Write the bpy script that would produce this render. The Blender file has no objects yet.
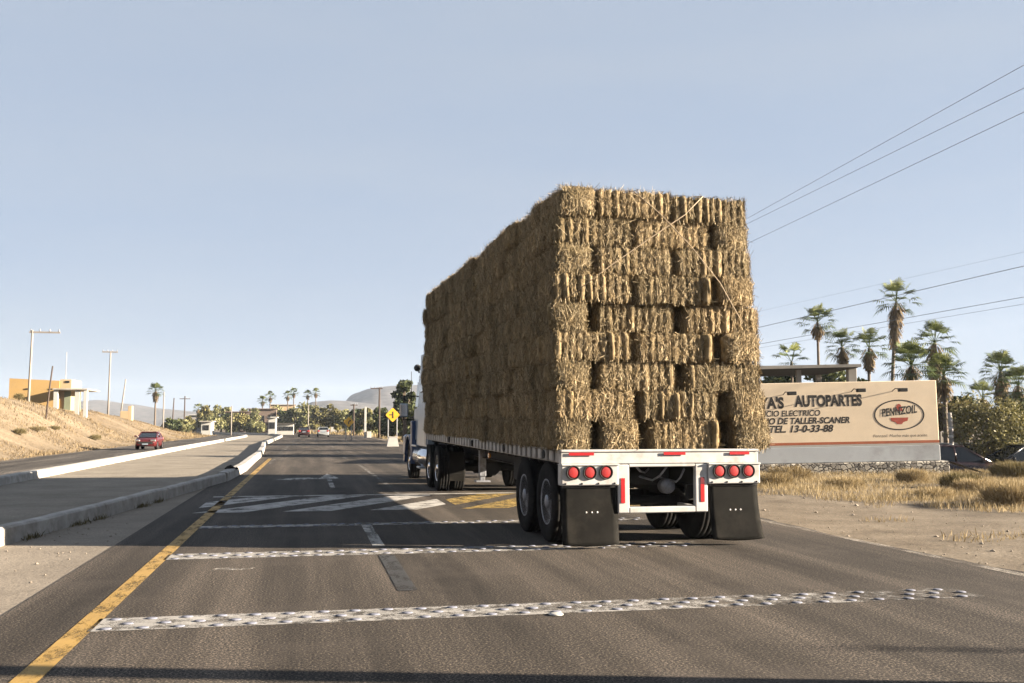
import bpy, bmesh, math, random
import numpy as np
from mathutils import Vector, Matrix, Euler

# ------------------------------------------------------------------ camera, world, sun, exposure
SC = bpy.context.scene
COL = SC.collection
F, CX, CY, H = 996.0, 512.0, 341.5, 1.5            # focal length in pixels, image centre, eye height
YAW = math.atan((512 - 308) / F)
PIT = math.atan((425 - 341.5) / F)
cam_d = bpy.data.cameras.new('camera')
cam = bpy.data.objects.new('camera', cam_d)
COL.objects.link(cam)
cam.location = (0, 0, H)
cam.rotation_euler = (math.pi / 2 + PIT, 0, -YAW)
cam_d.sensor_width = 36.0
cam_d.lens = 36.0 * F / 1024.0
cam_d.clip_start = 0.05
cam_d.clip_end = 12000
SC.camera = cam

SUN_EL = math.radians(14.0)
SUN_AZ = math.radians(105.5)                       # clockwise from +Y (the road's direction)
SUN_VEC = Vector((math.sin(SUN_AZ) * math.cos(SUN_EL), math.cos(SUN_AZ) * math.cos(SUN_EL), math.sin(SUN_EL)))
world = bpy.data.worlds.new('World')
SC.world = world
world.use_nodes = True
wn = world.node_tree
bg = wn.nodes['Background']
sky = wn.nodes.new('ShaderNodeTexSky')
sky.sky_type = 'NISHITA'
sky.sun_disc = False
sky.sun_elevation = SUN_EL
sky.sun_rotation = SUN_AZ
sky.air_density = .8
sky.dust_density = .3
sky.ozone_density = 1.5
hsv = wn.nodes.new('ShaderNodeHueSaturation')
hsv.inputs['Saturation'].default_value = .6
hsv.inputs['Value'].default_value = .64
wn.links.new(sky.outputs[0], hsv.inputs['Color'])
mx = wn.nodes.new('ShaderNodeMix'); mx.data_type = 'RGBA'      # thin high haze evens the sky out
mx.inputs[0].default_value = .86
tcw = wn.nodes.new('ShaderNodeTexCoord'); mpw = wn.nodes.new('ShaderNodeMapping'); mpw.inputs['Scale'].default_value = (1.2, 1.2, 7)
nzw = wn.nodes.new('ShaderNodeTexNoise'); nzw.inputs['Scale'].default_value = 1.6; nzw.inputs['Detail'].default_value = 5
rw = wn.nodes.new('ShaderNodeValToRGB')                          # faint streaks of cirrus
rw.color_ramp.elements[0].position = .35; rw.color_ramp.elements[0].color = (1.15, 1.40, 1.82, 1)
rw.color_ramp.elements[1].position = .75; rw.color_ramp.elements[1].color = (1.31, 1.51, 1.83, 1)
wn.links.new(tcw.outputs['Generated'], mpw.inputs[0]); wn.links.new(mpw.outputs[0], nzw.inputs['Vector'])
wn.links.new(nzw.outputs[0], rw.inputs[0]); wn.links.new(rw.outputs[0], mx.inputs[7])
wn.links.new(hsv.outputs[0], mx.inputs[6])
wn.links.new(mx.outputs[2], bg.inputs['Color'])
bg.inputs['Strength'].default_value = 0.05
sun_d = bpy.data.lights.new('sun', 'SUN')
sun_d.energy = 5.0
sun_d.angle = math.radians(0.5)
sun_d.color = (1.0, 0.86, 0.68)
sun = bpy.data.objects.new('sun', sun_d)
COL.objects.link(sun)
sun.rotation_euler = SUN_VEC.to_track_quat('Z', 'Y').to_euler()
SC.view_settings.view_transform = 'Standard'
SC.view_settings.look = 'None'
SC.view_settings.gamma = 1.0
SC.view_settings.use_curve_mapping = False
SC.view_settings.exposure = 2.85
SC.cycles.max_bounces = 6
SC.cycles.volume_bounces = 0
SC.cycles.transparent_max_bounces = 12

random.seed(11)
RNG = np.random.default_rng(11)
PI = math.pi

# ------------------------------------------------------------------ helpers
_R = Euler((math.pi / 2 + PIT, 0, -YAW)).to_matrix()
def ray(px, py):
    return _R @ Vector(((px - CX) / F, -(py - CY) / F, -1.0))
def at(px, py, Y):
    """world point on the sight line of a measured pixel at a chosen distance along the road"""
    d = ray(px, py)
    t = Y / d.y
    return Vector((d.x * t, Y, H + d.z * t))
def G(px, py, z=0.0):
    d = ray(px, py)
    t = (z - H) / d.z
    return Vector((d.x * t, d.y * t, z))

def tag(o, label=None, cat=None, group=None, kind=None):
    if label: o['label'] = label
    if cat: o['category'] = cat
    if group: o['group'] = group
    if kind: o['kind'] = kind
    return o
def empty(name, loc=(0, 0, 0), rz=0.0, label=None, cat=None, group=None):
    o = bpy.data.objects.new(name, None)
    COL.objects.link(o)
    o.empty_display_size = 0.2
    o.location = loc
    o.rotation_euler = (0, 0, rz)
    return tag(o, label, cat, group)
def copy_tree(o, parent=None):
    c = o.copy()
    COL.objects.link(c)
    c.parent = parent
    for ch in list(o.children):
        copy_tree(ch, c)
    return c

class MB:
    """collects shapes in one bmesh"""
    def __init__(s):
        s.bm = bmesh.new()
    def _add(s, tb, M=None):
        if M is not None:
            bmesh.ops.transform(tb, matrix=M, verts=tb.verts)
        vm = {}
        for v in tb.verts:
            vm[v] = s.bm.verts.new(v.co)
        for f in tb.faces:
            try:
                nf = s.bm.faces.new([vm[v] for v in f.verts])
                nf.smooth = f.smooth
            except ValueError:
                pass
        tb.free()
        return s
    def box(s, x0, x1, y0, y1, z0, z1, bev=0.0, M=None, seg=1):
        tb = bmesh.new()
        bmesh.ops.create_cube(tb, size=1.0)
        for v in tb.verts:
            v.co = Vector((x0 + (v.co.x + .5) * (x1 - x0), y0 + (v.co.y + .5) * (y1 - y0), z0 + (v.co.z + .5) * (z1 - z0)))
        if bev:
            bmesh.ops.bevel(tb, geom=list(tb.edges), offset=bev, segments=seg, profile=.5, affect='EDGES')
        return s._add(tb, M)
    def cyl(s, p0, p1, r0, r1=None, n=12, caps=True):
        p0 = Vector(p0); p1 = Vector(p1)
        r1 = r0 if r1 is None else r1
        ax = (p1 - p0).normalized()
        u = ax.orthogonal().normalized(); w = ax.cross(u)
        a = []; b = []
        for i in range(n):
            t = 2 * PI * i / n
            d = u * math.cos(t) + w * math.sin(t)
            a.append(s.bm.verts.new(p0 + d * r0)); b.append(s.bm.verts.new(p1 + d * r1))
        for i in range(n):
            f = s.bm.faces.new((a[i], a[(i + 1) % n], b[(i + 1) % n], b[i])); f.smooth = True
        if caps:
            s.bm.faces.new(list(reversed(a))); s.bm.faces.new(b)
        return s
    def tube(s, pts, radii, n=8, caps=True):
        pts = [Vector(p) for p in pts]
        if not hasattr(radii, '__len__'): radii = [radii] * len(pts)
        rings = []
        u = None
        for i, p in enumerate(pts):
            if i == 0: ax = pts[1] - pts[0]
            elif i == len(pts) - 1: ax = pts[-1] - pts[-2]
            else: ax = pts[i + 1] - pts[i - 1]
            ax.normalize()
            u = ax.orthogonal().normalized() if u is None else (u - ax * u.dot(ax)).normalized()
            w = ax.cross(u)
            rings.append([s.bm.verts.new(p + (u * math.cos(2 * PI * k / n) + w * math.sin(2 * PI * k / n)) * radii[i]) for k in range(n)])
        for a, b in zip(rings, rings[1:]):
            for i in range(n):
                f = s.bm.faces.new((a[i], a[(i + 1) % n], b[(i + 1) % n], b[i])); f.smooth = True
        if caps:
            s.bm.faces.new(list(reversed(rings[0]))); s.bm.faces.new(rings[-1])
        return s
    def lathe(s, prof, axis='X', n=32, M=None, c=(0, 0, 0)):
        """prof: list of (along axis, radius)"""
        c = Vector(c)
        rings = []
        for a, r in prof:
            ring = []
            for i in range(n):
                t = 2 * PI * i / n
                if axis == 'X': p = Vector((a, r * math.cos(t), r * math.sin(t)))
                elif axis == 'Y': p = Vector((r * math.cos(t), a, r * math.sin(t)))
                else: p = Vector((r * math.cos(t), r * math.sin(t), a))
                p += c
                if M is not None: p = M @ p
                ring.append(s.bm.verts.new(p))
            rings.append(ring)
        for a, b in zip(rings, rings[1:]):
            for i in range(n):
                f = s.bm.faces.new((a[i], a[(i + 1) % n], b[(i + 1) % n], b[i])); f.smooth = True
        for ring, (a, r) in ((rings[0], prof[0]), (rings[-1], prof[-1])):
            if r > 1e-4: s.bm.faces.new(ring)
        return s
    def poly(s, pts, flip=False):
        vs = [s.bm.verts.new(Vector(p)) for p in pts]
        if flip: vs.reverse()
        s.bm.faces.new(vs)
        return s
    def prism(s, pts, vec):
        """a flat polygon given depth along vec"""
        vec = Vector(vec)
        a = [s.bm.verts.new(Vector(p)) for p in pts]; b = [s.bm.verts.new(Vector(p) + vec) for p in pts]
        n = len(a)
        s.bm.faces.new(a); s.bm.faces.new(list(reversed(b)))
        for i in range(n):
            s.bm.faces.new((a[i], b[i], b[(i + 1) % n], a[(i + 1) % n]))
        return s
    def build(s, name, mat, parent=None, loc=None, smooth_angle=None):
        bmesh.ops.recalc_face_normals(s.bm, faces=s.bm.faces)
        me = bpy.data.meshes.new(name)
        s.bm.to_mesh(me); s.bm.free()
        me.materials.append(mat)
        o = bpy.data.objects.new(name, me)
        COL.objects.link(o)
        o.parent = parent
        if loc is not None: o.location = loc
        return o

def soup(name, quads, tone, mat, parent=None):
    """one mesh out of an (n,4,3) array of small faces with a tone per face"""
    n = len(quads)
    me = bpy.data.meshes.new(name)
    me.vertices.add(n * 4)
    me.vertices.foreach_set('co', np.ascontiguousarray(quads, dtype=np.float32).ravel())
    me.loops.add(n * 4)
    me.loops.foreach_set('vertex_index', np.arange(n * 4, dtype=np.int32))
    me.polygons.add(n)
    me.polygons.foreach_set('loop_start', np.arange(0, n * 4, 4, dtype=np.int32))
    me.update(calc_edges=True)
    at_ = me.attributes.new('tone', 'FLOAT', 'FACE')
    at_.data.foreach_set('value', np.asarray(tone, dtype=np.float32))
    me.materials.append(mat)
    o = bpy.data.objects.new(name, me)
    COL.objects.link(o)
    o.parent = parent
    return o

def sheet(name, pts, z, mat, kind='structure', parent=None):
    mb = MB()
    mb.poly([(p[0], p[1], z) for p in pts])
    o = mb.build(name, mat, parent)
    if o.data.polygons[0].normal.z < 0: o.data.flip_normals()
    if kind: o['kind'] = kind
    return o

# ------------------------------------------------------------------ materials
ALB = .47                                          # base colours measured bright, brought to the sun's real strength
def sc_(c): return tuple(x * ALB for x in c)
def new_mat(name):
    m = bpy.data.materials.new(name); m.use_nodes = True
    nt = m.node_tree
    return m, nt, nt.nodes['Principled BSDF']
def ramp(nt, stops):
    r = nt.nodes.new('ShaderNodeValToRGB')
    e = r.color_ramp.elements
    while len(e) < len(stops): e.new(0.5)
    for el, (p, c) in zip(e, stops):
        el.position = p; el.color = (c[0], c[1], c[2], 1)
    return r
def noise(nt, scale, detail=4.0, rough=.6, stretch=None, coord='Object'):
    tc = nt.nodes.new('ShaderNodeTexCoord')
    n = nt.nodes.new('ShaderNodeTexNoise')
    n.inputs['Scale'].default_value = scale; n.inputs['Detail'].default_value = detail; n.inputs['Roughness'].default_value = rough
    if stretch:
        mp = nt.nodes.new('ShaderNodeMapping'); mp.inputs['Scale'].default_value = stretch
        nt.links.new(tc.outputs[coord], mp.inputs[0]); nt.links.new(mp.outputs[0], n.inputs['Vector'])
    else:
        nt.links.new(tc.outputs[coord], n.inputs['Vector'])
    return n
def bump(nt, bsdf, src, strength=.3, dist=.02):
    b = nt.nodes.new('ShaderNodeBump')
    b.inputs['Strength'].default_value = strength; b.inputs['Distance'].default_value = dist
    nt.links.new(src, b.inputs['Height']); nt.links.new(b.outputs[0], bsdf.inputs['Normal'])
def mixc(nt, fac, a, b, mode='MIX'):
    m = nt.nodes.new('ShaderNodeMix'); m.data_type = 'RGBA'; m.blend_type = mode
    for inp, v in ((m.inputs[0], fac), (m.inputs[6], a), (m.inputs[7], b)):
        if hasattr(v, 'is_linked') or isinstance(v, bpy.types.NodeSocket): nt.links.new(v, inp)
        elif isinstance(v, (int, float)): inp.default_value = v
        else: inp.default_value = (v[0], v[1], v[2], 1)
    return m.outputs[2]
def paint(name, c, rough=.5, var=.12, scale=6.0, metal=0.0, bmp=0.0, dirt=None, spec=None):
    """paint / plastic / metal with slight wear and dirt"""
    m, nt, b = new_mat(name)
    if not metal: c = sc_(c)
    if dirt: dirt = sc_(dirt)
    n = noise(nt, scale, 5.0)
    lo = tuple(x * (1 - var) for x in c); hi = tuple(min(1, x * (1 + var)) for x in c)
    r = ramp(nt, [(.3, lo), (.7, hi)])
    nt.links.new(n.outputs[0], r.inputs[0])
    out = r.outputs[0]
    if dirt:
        n2 = noise(nt, scale * .55, 6.0, .7)
        r2 = ramp(nt, [(.5, (0, 0, 0)), (.75, (1, 1, 1))])
        nt.links.new(n2.outputs[0], r2.inputs[0])
        out = mixc(nt, r2.outputs[0], out, dirt)
    nt.links.new(out, b.inputs['Base Color'])
    b.inputs['Roughness'].default_value = rough; b.inputs['Metallic'].default_value = metal
    if bmp: bump(nt, b, n.outputs[0], bmp, .01)
    if spec is not None: b.inputs['Specular IOR Level'].default_value = spec
    return m
def tone_mat(name, stops, rough=.7, transl=0.0, nscale=None):
    """leaves, straw: colour by the tone given to every leaf"""
    m, nt, b = new_mat(name)
    a = nt.nodes.new('ShaderNodeAttribute'); a.attribute_name = 'tone'
    r = ramp(nt, [(p, tuple(x * .55 for x in c)) for p, c in stops])
    nt.links.new(a.outputs['Fac'], r.inputs[0])
    nt.links.new(r.outputs[0], b.inputs['Base Color'])
    b.inputs['Roughness'].default_value = rough
    b.inputs['Specular IOR Level'].default_value = .15
    if transl:
        t = nt.nodes.new('ShaderNodeBsdfTranslucent')
        nt.links.new(r.outputs[0], t.inputs[0])
        mx = nt.nodes.new('ShaderNodeMixShader'); mx.inputs[0].default_value = transl
        nt.links.new(b.outputs[0], mx.inputs[1]); nt.links.new(t.outputs[0], mx.inputs[2])
        nt.links.new(mx.outputs[0], nt.nodes['Material Output'].inputs[0])
    return m

def asphalt_mat(name, base, tracks=True):
    m, nt, b = new_mat(name)
    big = noise(nt, 1.5, 6.0, .62, (1.0, .045, 1))          # streaks worn along the traffic
    r1 = ramp(nt, [(.34, tuple(x * .55 for x in base)), (.48, base), (.58, tuple(x * 1.5 for x in base)), (.7, tuple(x * 2.3 for x in base))])
    nt.links.new(big.outputs[0], r1.inputs[0])
    grain = noise(nt, 58, 3.0, .75)
    r2 = ramp(nt, [(.38, (.2, .2, .2)), (.5, (.75, .75, .75)), (.59, (2.5, 2.35, 2.1)), (.68, (6.0, 5.5, 4.8))])
    nt.links.new(grain.outputs[0], r2.inputs[0])
    c = mixc(nt, 1.0, r1.outputs[0], r2.outputs[0], 'MULTIPLY')
    patch = noise(nt, .55, 7.0, .7)                          # dust lying in uneven patches
    r3 = ramp(nt, [(.5, (0, 0, 0)), (.78, (.75, .75, .75))])
    nt.links.new(patch.outputs[0], r3.inputs[0])
    c = mixc(nt, r3.outputs[0], c, (base[0] * 2.2, base[1] * 2.1, base[2] * 2.0))
    oil = noise(nt, .8, 4.0, .6, (1, .2, 1))                 # darker tarry areas
    r4 = ramp(nt, [(.27, (.5, .5, .5)), (.42, (1, 1, 1))])
    nt.links.new(oil.outputs[0], r4.inputs[0])
    c = mixc(nt, 1.0, c, r4.outputs[0], 'MULTIPLY')
    nt.links.new(c, b.inputs['Base Color'])
    b.inputs['Roughness'].default_value = .88
    b.inputs['Specular IOR Level'].default_value = .15
    bump(nt, b, grain.outputs[0], .4, .009)
    return m
def worn_paint(name, c, cover=.5, scale=9.0, stretch=(1, .35, 1)):
    """road paint with wear: bare patches let the asphalt sheet below show"""
    m, nt, b = new_mat(name)
    n = noise(nt, scale, 8.0, .72, stretch)
    fine = noise(nt, 90, 2.0)
    add = nt.nodes.new('ShaderNodeMath'); add.operation = 'MULTIPLY_ADD'
    nt.links.new(fine.outputs[0], add.inputs[0]); add.inputs[1].default_value = .35; nt.links.new(n.outputs[0], add.inputs[2])
    r = ramp(nt, [(1.0 - cover - .10 + .17, (0, 0, 0)), (min(1, 1.0 - cover + .12 + .17), (1, 1, 1))])
    nt.links.new(add.outputs[0], r.inputs[0])
    v = noise(nt, 3.0, 5.0)
    c = tuple(x * .48 for x in c)
    rc = ramp(nt, [(.3, tuple(x * .7 for x in c)), (.7, c)])
    nt.links.new(v.outputs[0], rc.inputs[0]); nt.links.new(rc.outputs[0], b.inputs['Base Color'])
    b.inputs['Roughness'].default_value = .75
    bump(nt, b, fine.outputs[0], .3, .006)
    nt.links.new(r.outputs[0], b.inputs['Alpha'])
    return m
def dirt_mat(name, stops, scale=1.2, grain=30, bs=.6):
    m, nt, b = new_mat(name)
    n = noise(nt, scale, 9.0, .68)
    r = ramp(nt, [(p, tuple(x * .55 for x in c)) for p, c in stops]); nt.links.new(n.outputs[0], r.inputs[0])
    g = noise(nt, grain, 4.0, .7)
    r2 = ramp(nt, [(.3, (.6, .6, .6)), (.7, (1.35, 1.35, 1.35))]); nt.links.new(g.outputs[0], r2.inputs[0])
    nt.links.new(mixc(nt, 1.0, r.outputs[0], r2.outputs[0], 'MULTIPLY'), b.inputs['Base Color'])
    b.inputs['Roughness'].default_value = .95
    b.inputs['Specular IOR Level'].default_value = .1
    g2 = noise(nt, grain * .25, 6.0, .7)
    bump(nt, b, g2.outputs[0], bs, .05)
    return m

M = {}
M['asphalt'] = asphalt_mat('asphalt', (.0325, .028, .0243))
M['asphalt_side'] = asphalt_mat('side asphalt', (.036, .033, .031))
M['dust_lane'] = dirt_mat('dusty concrete lane', [(.3, (.26, .225, .178)), (.5, (.35, .305, .245)), (.72, (.43, .38, .31))], .7, 40, .25)
M['sand'] = dirt_mat('swept sand', [(.3, (.3, .255, .205)), (.7, (.42, .36, .29))], 1.1, 50, .3)
M['dirt'] = dirt_mat('shoulder dirt', [(.28, (.15, .12, .088)), (.45, (.23, .187, .14)), (.6, (.29, .24, .182)), (.78, (.37, .31, .24))], .9, 30, .35)
M['bank'] = dirt_mat('dry grassy bank', [(.28, (.14, .105, .068)), (.45, (.22, .17, .115)), (.6, (.3, .237, .163)), (.78, (.37, .295, .21))], .28, 9, .9)
M['far'] = dirt_mat('far ground', [(.3, (.2, .17, .1)), (.7, (.34, .28, .19))], .03, 1.5, .5)
M['mountain'] = dirt_mat('dry mountain', [(.3, (.1, .1, .1)), (.5, (.16, .15, .145)), (.72, (.21, .19, .18))], .02, .12, 1.0)
M['yellow_paint'] = worn_paint('worn yellow line', (.66, .4, .085), .6, 6)
M['white_paint'] = worn_paint('worn white paint', (.7, .66, .59), .53, 2.6)
M['white_faded'] = worn_paint('faded white paint', (.7, .65, .58), .42, 3.5)
M['white_line'] = worn_paint('dusty edge line', (.66, .58, .48), .47, 3)
M['stripe_white'] = worn_paint('hatch white', (.74, .7, .64), .6, 3, (1, 1, 1))
M['stripe_yellow'] = worn_paint('hatch yellow', (.68, .45, .1), .52, 5, (1, 1, 1))
for q_, cv_ in enumerate((.56, .53, .5, .46, .41)): M['band_%d' % q_] = worn_paint('band paint', (.62, .58, .53), cv_, 5.5, (1, 1, 1))
M['black_paint'] = worn_paint('black paint', (.028, .027, .027), .62, 6)
M['kerb'] = paint('whitewashed kerb', (.62, .585, .53), .85, .25, 3.5, bmp=.6, dirt=(.3, .26, .21))
M['stud'] = paint('ceramic stud', (.22, .23, .29), .9, .5, 20)  # blue-grey also carries the studs' shadow dashes and glass reflection as colour
M['stud_dusty'] = paint('dusty stud', (.4, .38, .36), .5, .2, 20)

M['white_metal'] = paint('white trailer paint', (.74, .735, .72), .45, .1, 5.0, dirt=(.42, .36, .29))
M['rail_grey'] = paint('dusty rail', (.55, .52, .48), .5, .12, 8.0, dirt=(.3, .26, .22))
M['black_metal'] = paint('black chassis', (.014, .013, .012), .85, .3, 8.0)
M['rubber'] = paint('tyre rubber', (.014, .014, .014), .9, .3, 14.0, dirt=(.05, .043, .036), spec=.08)
M['flap'] = paint('mud flap rubber', (.02, .019, .017), .9, .35, 4.0, dirt=(.05, .045, .038), spec=.05)
M['rim'] = paint('grey steel rim', (.2, .21, .235), .5, .3, 10.0, metal=.3, dirt=(.08, .07, .06))
M['chrome'] = paint('polished metal', (.75, .75, .76), .18, .05, 5.0, metal=1.0)
M['red_lens'] = paint('red lens', (.55, .03, .03), .4, .1, 30)
M['red_tape'] = paint('red reflector', (.62, .015, .02), .35, .1, 30)
M['dark_red'] = paint('dark red reflector', (.2, .01, .02), .4, .1, 30)
M['orange_lens'] = paint('amber lens', (.75, .25, .02), .2, .1, 30)
M['wood'] = paint('deck planks', (.16, .11, .07), .8, .3, 5.0)
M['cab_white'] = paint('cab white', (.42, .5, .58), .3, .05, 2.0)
M['cab_blue'] = paint('cab blue', (.03, .09, .24), .3, .1, 2.0)
M['glass'] = paint('dark glass', (.02, .025, .03), .06, .1, 2.0)
M['rope'] = paint('tan rope', (.55, .42, .27), .8, .15, 40)
M['post_grey'] = paint('galvanised post', (.5, .5, .5), .5, .15, 3)
M['sign_yellow'] = paint('sign yellow', (1.2, .66, .03), .5, .06, 3)
M['sign_black'] = paint('sign black', (.02, .018, .015), .6, .1, 3)
M['concrete'] = paint('concrete', (.45, .42, .38), .9, .2, 1.5, bmp=.3)
M['pole_pale'] = paint('pale concrete pole', (.36, .32, .28), .9, .15, 1.5)
M['pole_wood'] = paint('dark timber pole', (.09, .06, .045), .9, .3, 2.0)
M['wire'] = paint('cable', (.16, .16, .175), .6, .1, 2)
M['trunk'] = paint('bark', (.16, .12, .085), .95, .35, 3.0, bmp=.6)
M['palm_trunk'] = paint('palm bark', (.2, .155, .115), .95, .3, 5.0, bmp=.6)

# straw: colour by straw and by noise along the bale
def straw_mat(name, gain):
    m, nt, b = new_mat(name)
    a = nt.nodes.new('ShaderNodeAttribute'); a.attribute_name = 'tone'
    g = gain
    r = ramp(nt, [(0, (.09 * g, .064 * g, .032 * g)), (.3, (.20 * g, .15 * g, .08 * g)), (.62, (.385 * g, .295 * g, .172 * g)), (1, (.66 * g, .55 * g, .37 * g))])
    nt.links.new(a.outputs['Fac'], r.inputs[0])
    n = noise(nt, 5, 5.0, .6)
    r2 = ramp(nt, [(.3, (.72, .7, .62)), (.55, (1, 1, 1)), (.75, (1.18, 1.12, 1.0))]); nt.links.new(n.outputs[0], r2.inputs[0])
    oi = nt.nodes.new('ShaderNodeObjectInfo')
    r3 = ramp(nt, [(0, (.84, .83, .8)), (.5, (.98, .97, .95)), (1, (1.14, 1.1, 1.05))]); nt.links.new(oi.outputs['Random'], r3.inputs[0])
    c = mixc(nt, 1.0, r.outputs[0], r2.outputs[0], 'MULTIPLY')
    c = mixc(nt, 1.0, c, r3.outputs[0], 'MULTIPLY')
    nt.links.new(c, b.inputs['Base Color'])
    b.inputs['Roughness'].default_value = .8; b.inputs['Specular IOR Level'].default_value = .15
    f = noise(nt, 14, 6.0, .75, (7, 1.5, 1))
    bump(nt, b, f.outputs[0], .8, .03)
    return m
M['straw'] = straw_mat('straw', .75)
M['dry_grass'] = tone_mat('dry grass', [(0, (.16, .11, .05)), (.35, (.32, .24, .12)), (.7, (.5, .385, .21)), (1, (.64, .52, .32))], .8, .25)
M['bush'] = tone_mat('dry bush', [(0, (.08, .07, .03)), (.5, (.2, .16, .07)), (1, (.38, .3, .14))], .8, .2)
M['leaf_dark'] = tone_mat('dark leaves', [(0, (.02, .035, .012)), (.5, (.08, .1, .038)), (1, (.18, .195, .07))], .6, .2)
M['leaf_mid'] = tone_mat('olive leaves', [(0, (.1, .11, .05)), (.5, (.22, .22, .095)), (1, (.4, .38, .18))], .6, .25)
M['leaf_olive'] = tone_mat('mesquite leaves', [(0, (.1, .09, .035)), (.5, (.22, .2, .075)), (1, (.38, .33, .13))], .6, .25)
M['palm_leaf'] = tone_mat('palm leaves', [(0, (.03, .05, .018)), (.5, (.085, .12, .036)), (1, (.24, .26, .08))], .45, .2)
M['palm_skirt'] = tone_mat('dead palm leaves', [(0, (.1, .07, .035)), (.5, (.22, .16, .09)), (1, (.36, .27, .16))], .8, .15)

# ------------------------------------------------------------------ the setting: ground, roads, kerbs, paint
def grid_ground(name, xs, ys, zf, mat, smooth=True):
    nx, ny = len(xs), len(ys)
    verts = [(x, y, zf(x, y)) for y in ys for x in xs]
    faces = [(j * nx + i, j * nx + i + 1, (j + 1) * nx + i + 1, (j + 1) * nx + i) for j in range(ny - 1) for i in range(nx - 1)]
    me = bpy.data.meshes.new(name); me.from_pydata(verts, [], faces); me.update()
    if smooth: me.polygons.foreach_set('use_smooth', [True] * len(me.polygons))
    me.materials.append(mat)
    o = bpy.data.objects.new(name, me); COL.objects.link(o); o['kind'] = 'structure'
    return o
from mathutils import noise as mn
def fbm(x, y, s, o=4):
    return mn.fractal(Vector((x * s, y * s, 3.7)), 1.0, 2.0, o)
def axis(lo, a, b, hi, fine, n):
    out = list(np.geomspace(1, abs(lo - a) + 1, n)); out = [a - (v - 1) for v in reversed(out)]
    out += list(np.arange(a + fine, b, fine)) + [b]
    out += [b + (v - 1) for v in np.geomspace(1, abs(hi - b) + 1, n)][1:]
    return out
def g_z(x, y):
    """low lumps on the verge, flat under the roads"""
    z = -.03
    if x > 7.6 and 0 < y < 120:
        k = min(1, (x - 7.6) / 3.0)
        u_ = x * math.cos(YAW) - y * math.sin(YAW); d_ = x * math.sin(YAW) + y * math.cos(YAW)
        dip = max(0, min(1, (d_ - 31.5) / 3.0)) * max(0, min(1, (u_ - 13.4) / 1.0)); z -= .62 * dip * dip * (3 - 2 * dip)
        z += k * (.05 * fbm(x, y, .7) + .06 * fbm(x + 40, y, .18)) + .03 * k
    return z
ground = grid_ground('ground', axis(-890, -10, 45, 490, .55, 22), axis(-55, -6, 80, 1990, .7, 24), g_z, M['dirt'])

def road_path(y):
    """lateral shift and heading of the road: straight, then a slow bend to the left"""
    if y < 128: return 0.0, y
    R = 150.0; a = (y - 128) / R
    a = min(a, 1.1)
    return -(R - R * math.cos(a)), 128 + R * math.sin(a)
def rp(off, y):
    x0, y0 = road_path(y)
    a = 0 if y < 128 else min((y - 128) / 150.0, 1.1)
    return x0 + off * math.cos(a), y0 + off * math.sin(a)
def ribbon(name, off0, off1, ys, z, mat):
    v = []
    for y in ys:
        a = off0(y) if callable(off0) else off0; b = off1(y) if callable(off1) else off1
        v.append((*rp(a, y), z)); v.append((*rp(b, y), z))
    f = [(2 * i, 2 * i + 1, 2 * i + 3, 2 * i + 2) for i in range(len(ys) - 1)]
    me = bpy.data.meshes.new(name); me.from_pydata(v, [], f); me.update(); me.materials.append(mat)
    o = bpy.data.objects.new(name, me); COL.objects.link(o); o['kind'] = 'structure'
    return o
YS = [-40, -10, 0, 5, 10, 15, 20, 30, 40, 60, 80, 100, 120] + list(range(128, 300, 6))
# near kerb line (measured): lateral position against distance
KX = [(-6, -4.4), (13.4, -3.75), (17.8, -3.2), (28, -2.07), (34, -1.95), (41, -2.05), (50, -2.13), (62, -2.5), (77, -3.05), (128, -3.0), (300, -3.0)]
def kx(y):
    for (a, b), (c, d) in zip(KX, KX[1:]):
        if y <= c: return b + (d - b) * (y - a) / (c - a)
    return KX[-1][1]
def wob(y, a=.12, s=.5): return a * fbm(3.1, y, s)
yy = [-40, -10] + [i * .5 for i in range(-8, 90)] + [46, 50, 56, 62, 70, 80, 100, 120] + list(range(128, 300, 6))
ribbon('road', lambda y: -2.34 if y < 28 else kx(y), lambda y: 7.15 + wob(y, .16, .8), yy, 0.0, M['asphalt'])
ribbon('dusty_strip', lambda y: kx(y) - .1 if y > 12 else -9.0, lambda y: -2.34 + wob(y, .05), [-20, -5, 0, 4, 8, 10, 11, 12, 12.01, 14, 16, 18, 20, 24, 28], -.006, M['sand'])
ribbon('dusty_lane', -7.5, lambda y: kx(y) - .05, [-40, -10, 8, 12, 13.4, 18, 24, 30, 40, 60, 80, 100, 120] + list(range(128, 300, 6)), -.014, M['dust_lane'])
ribbon('side_road', -12.4, -7.8, YS, -.004, M['asphalt_side'])

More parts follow.
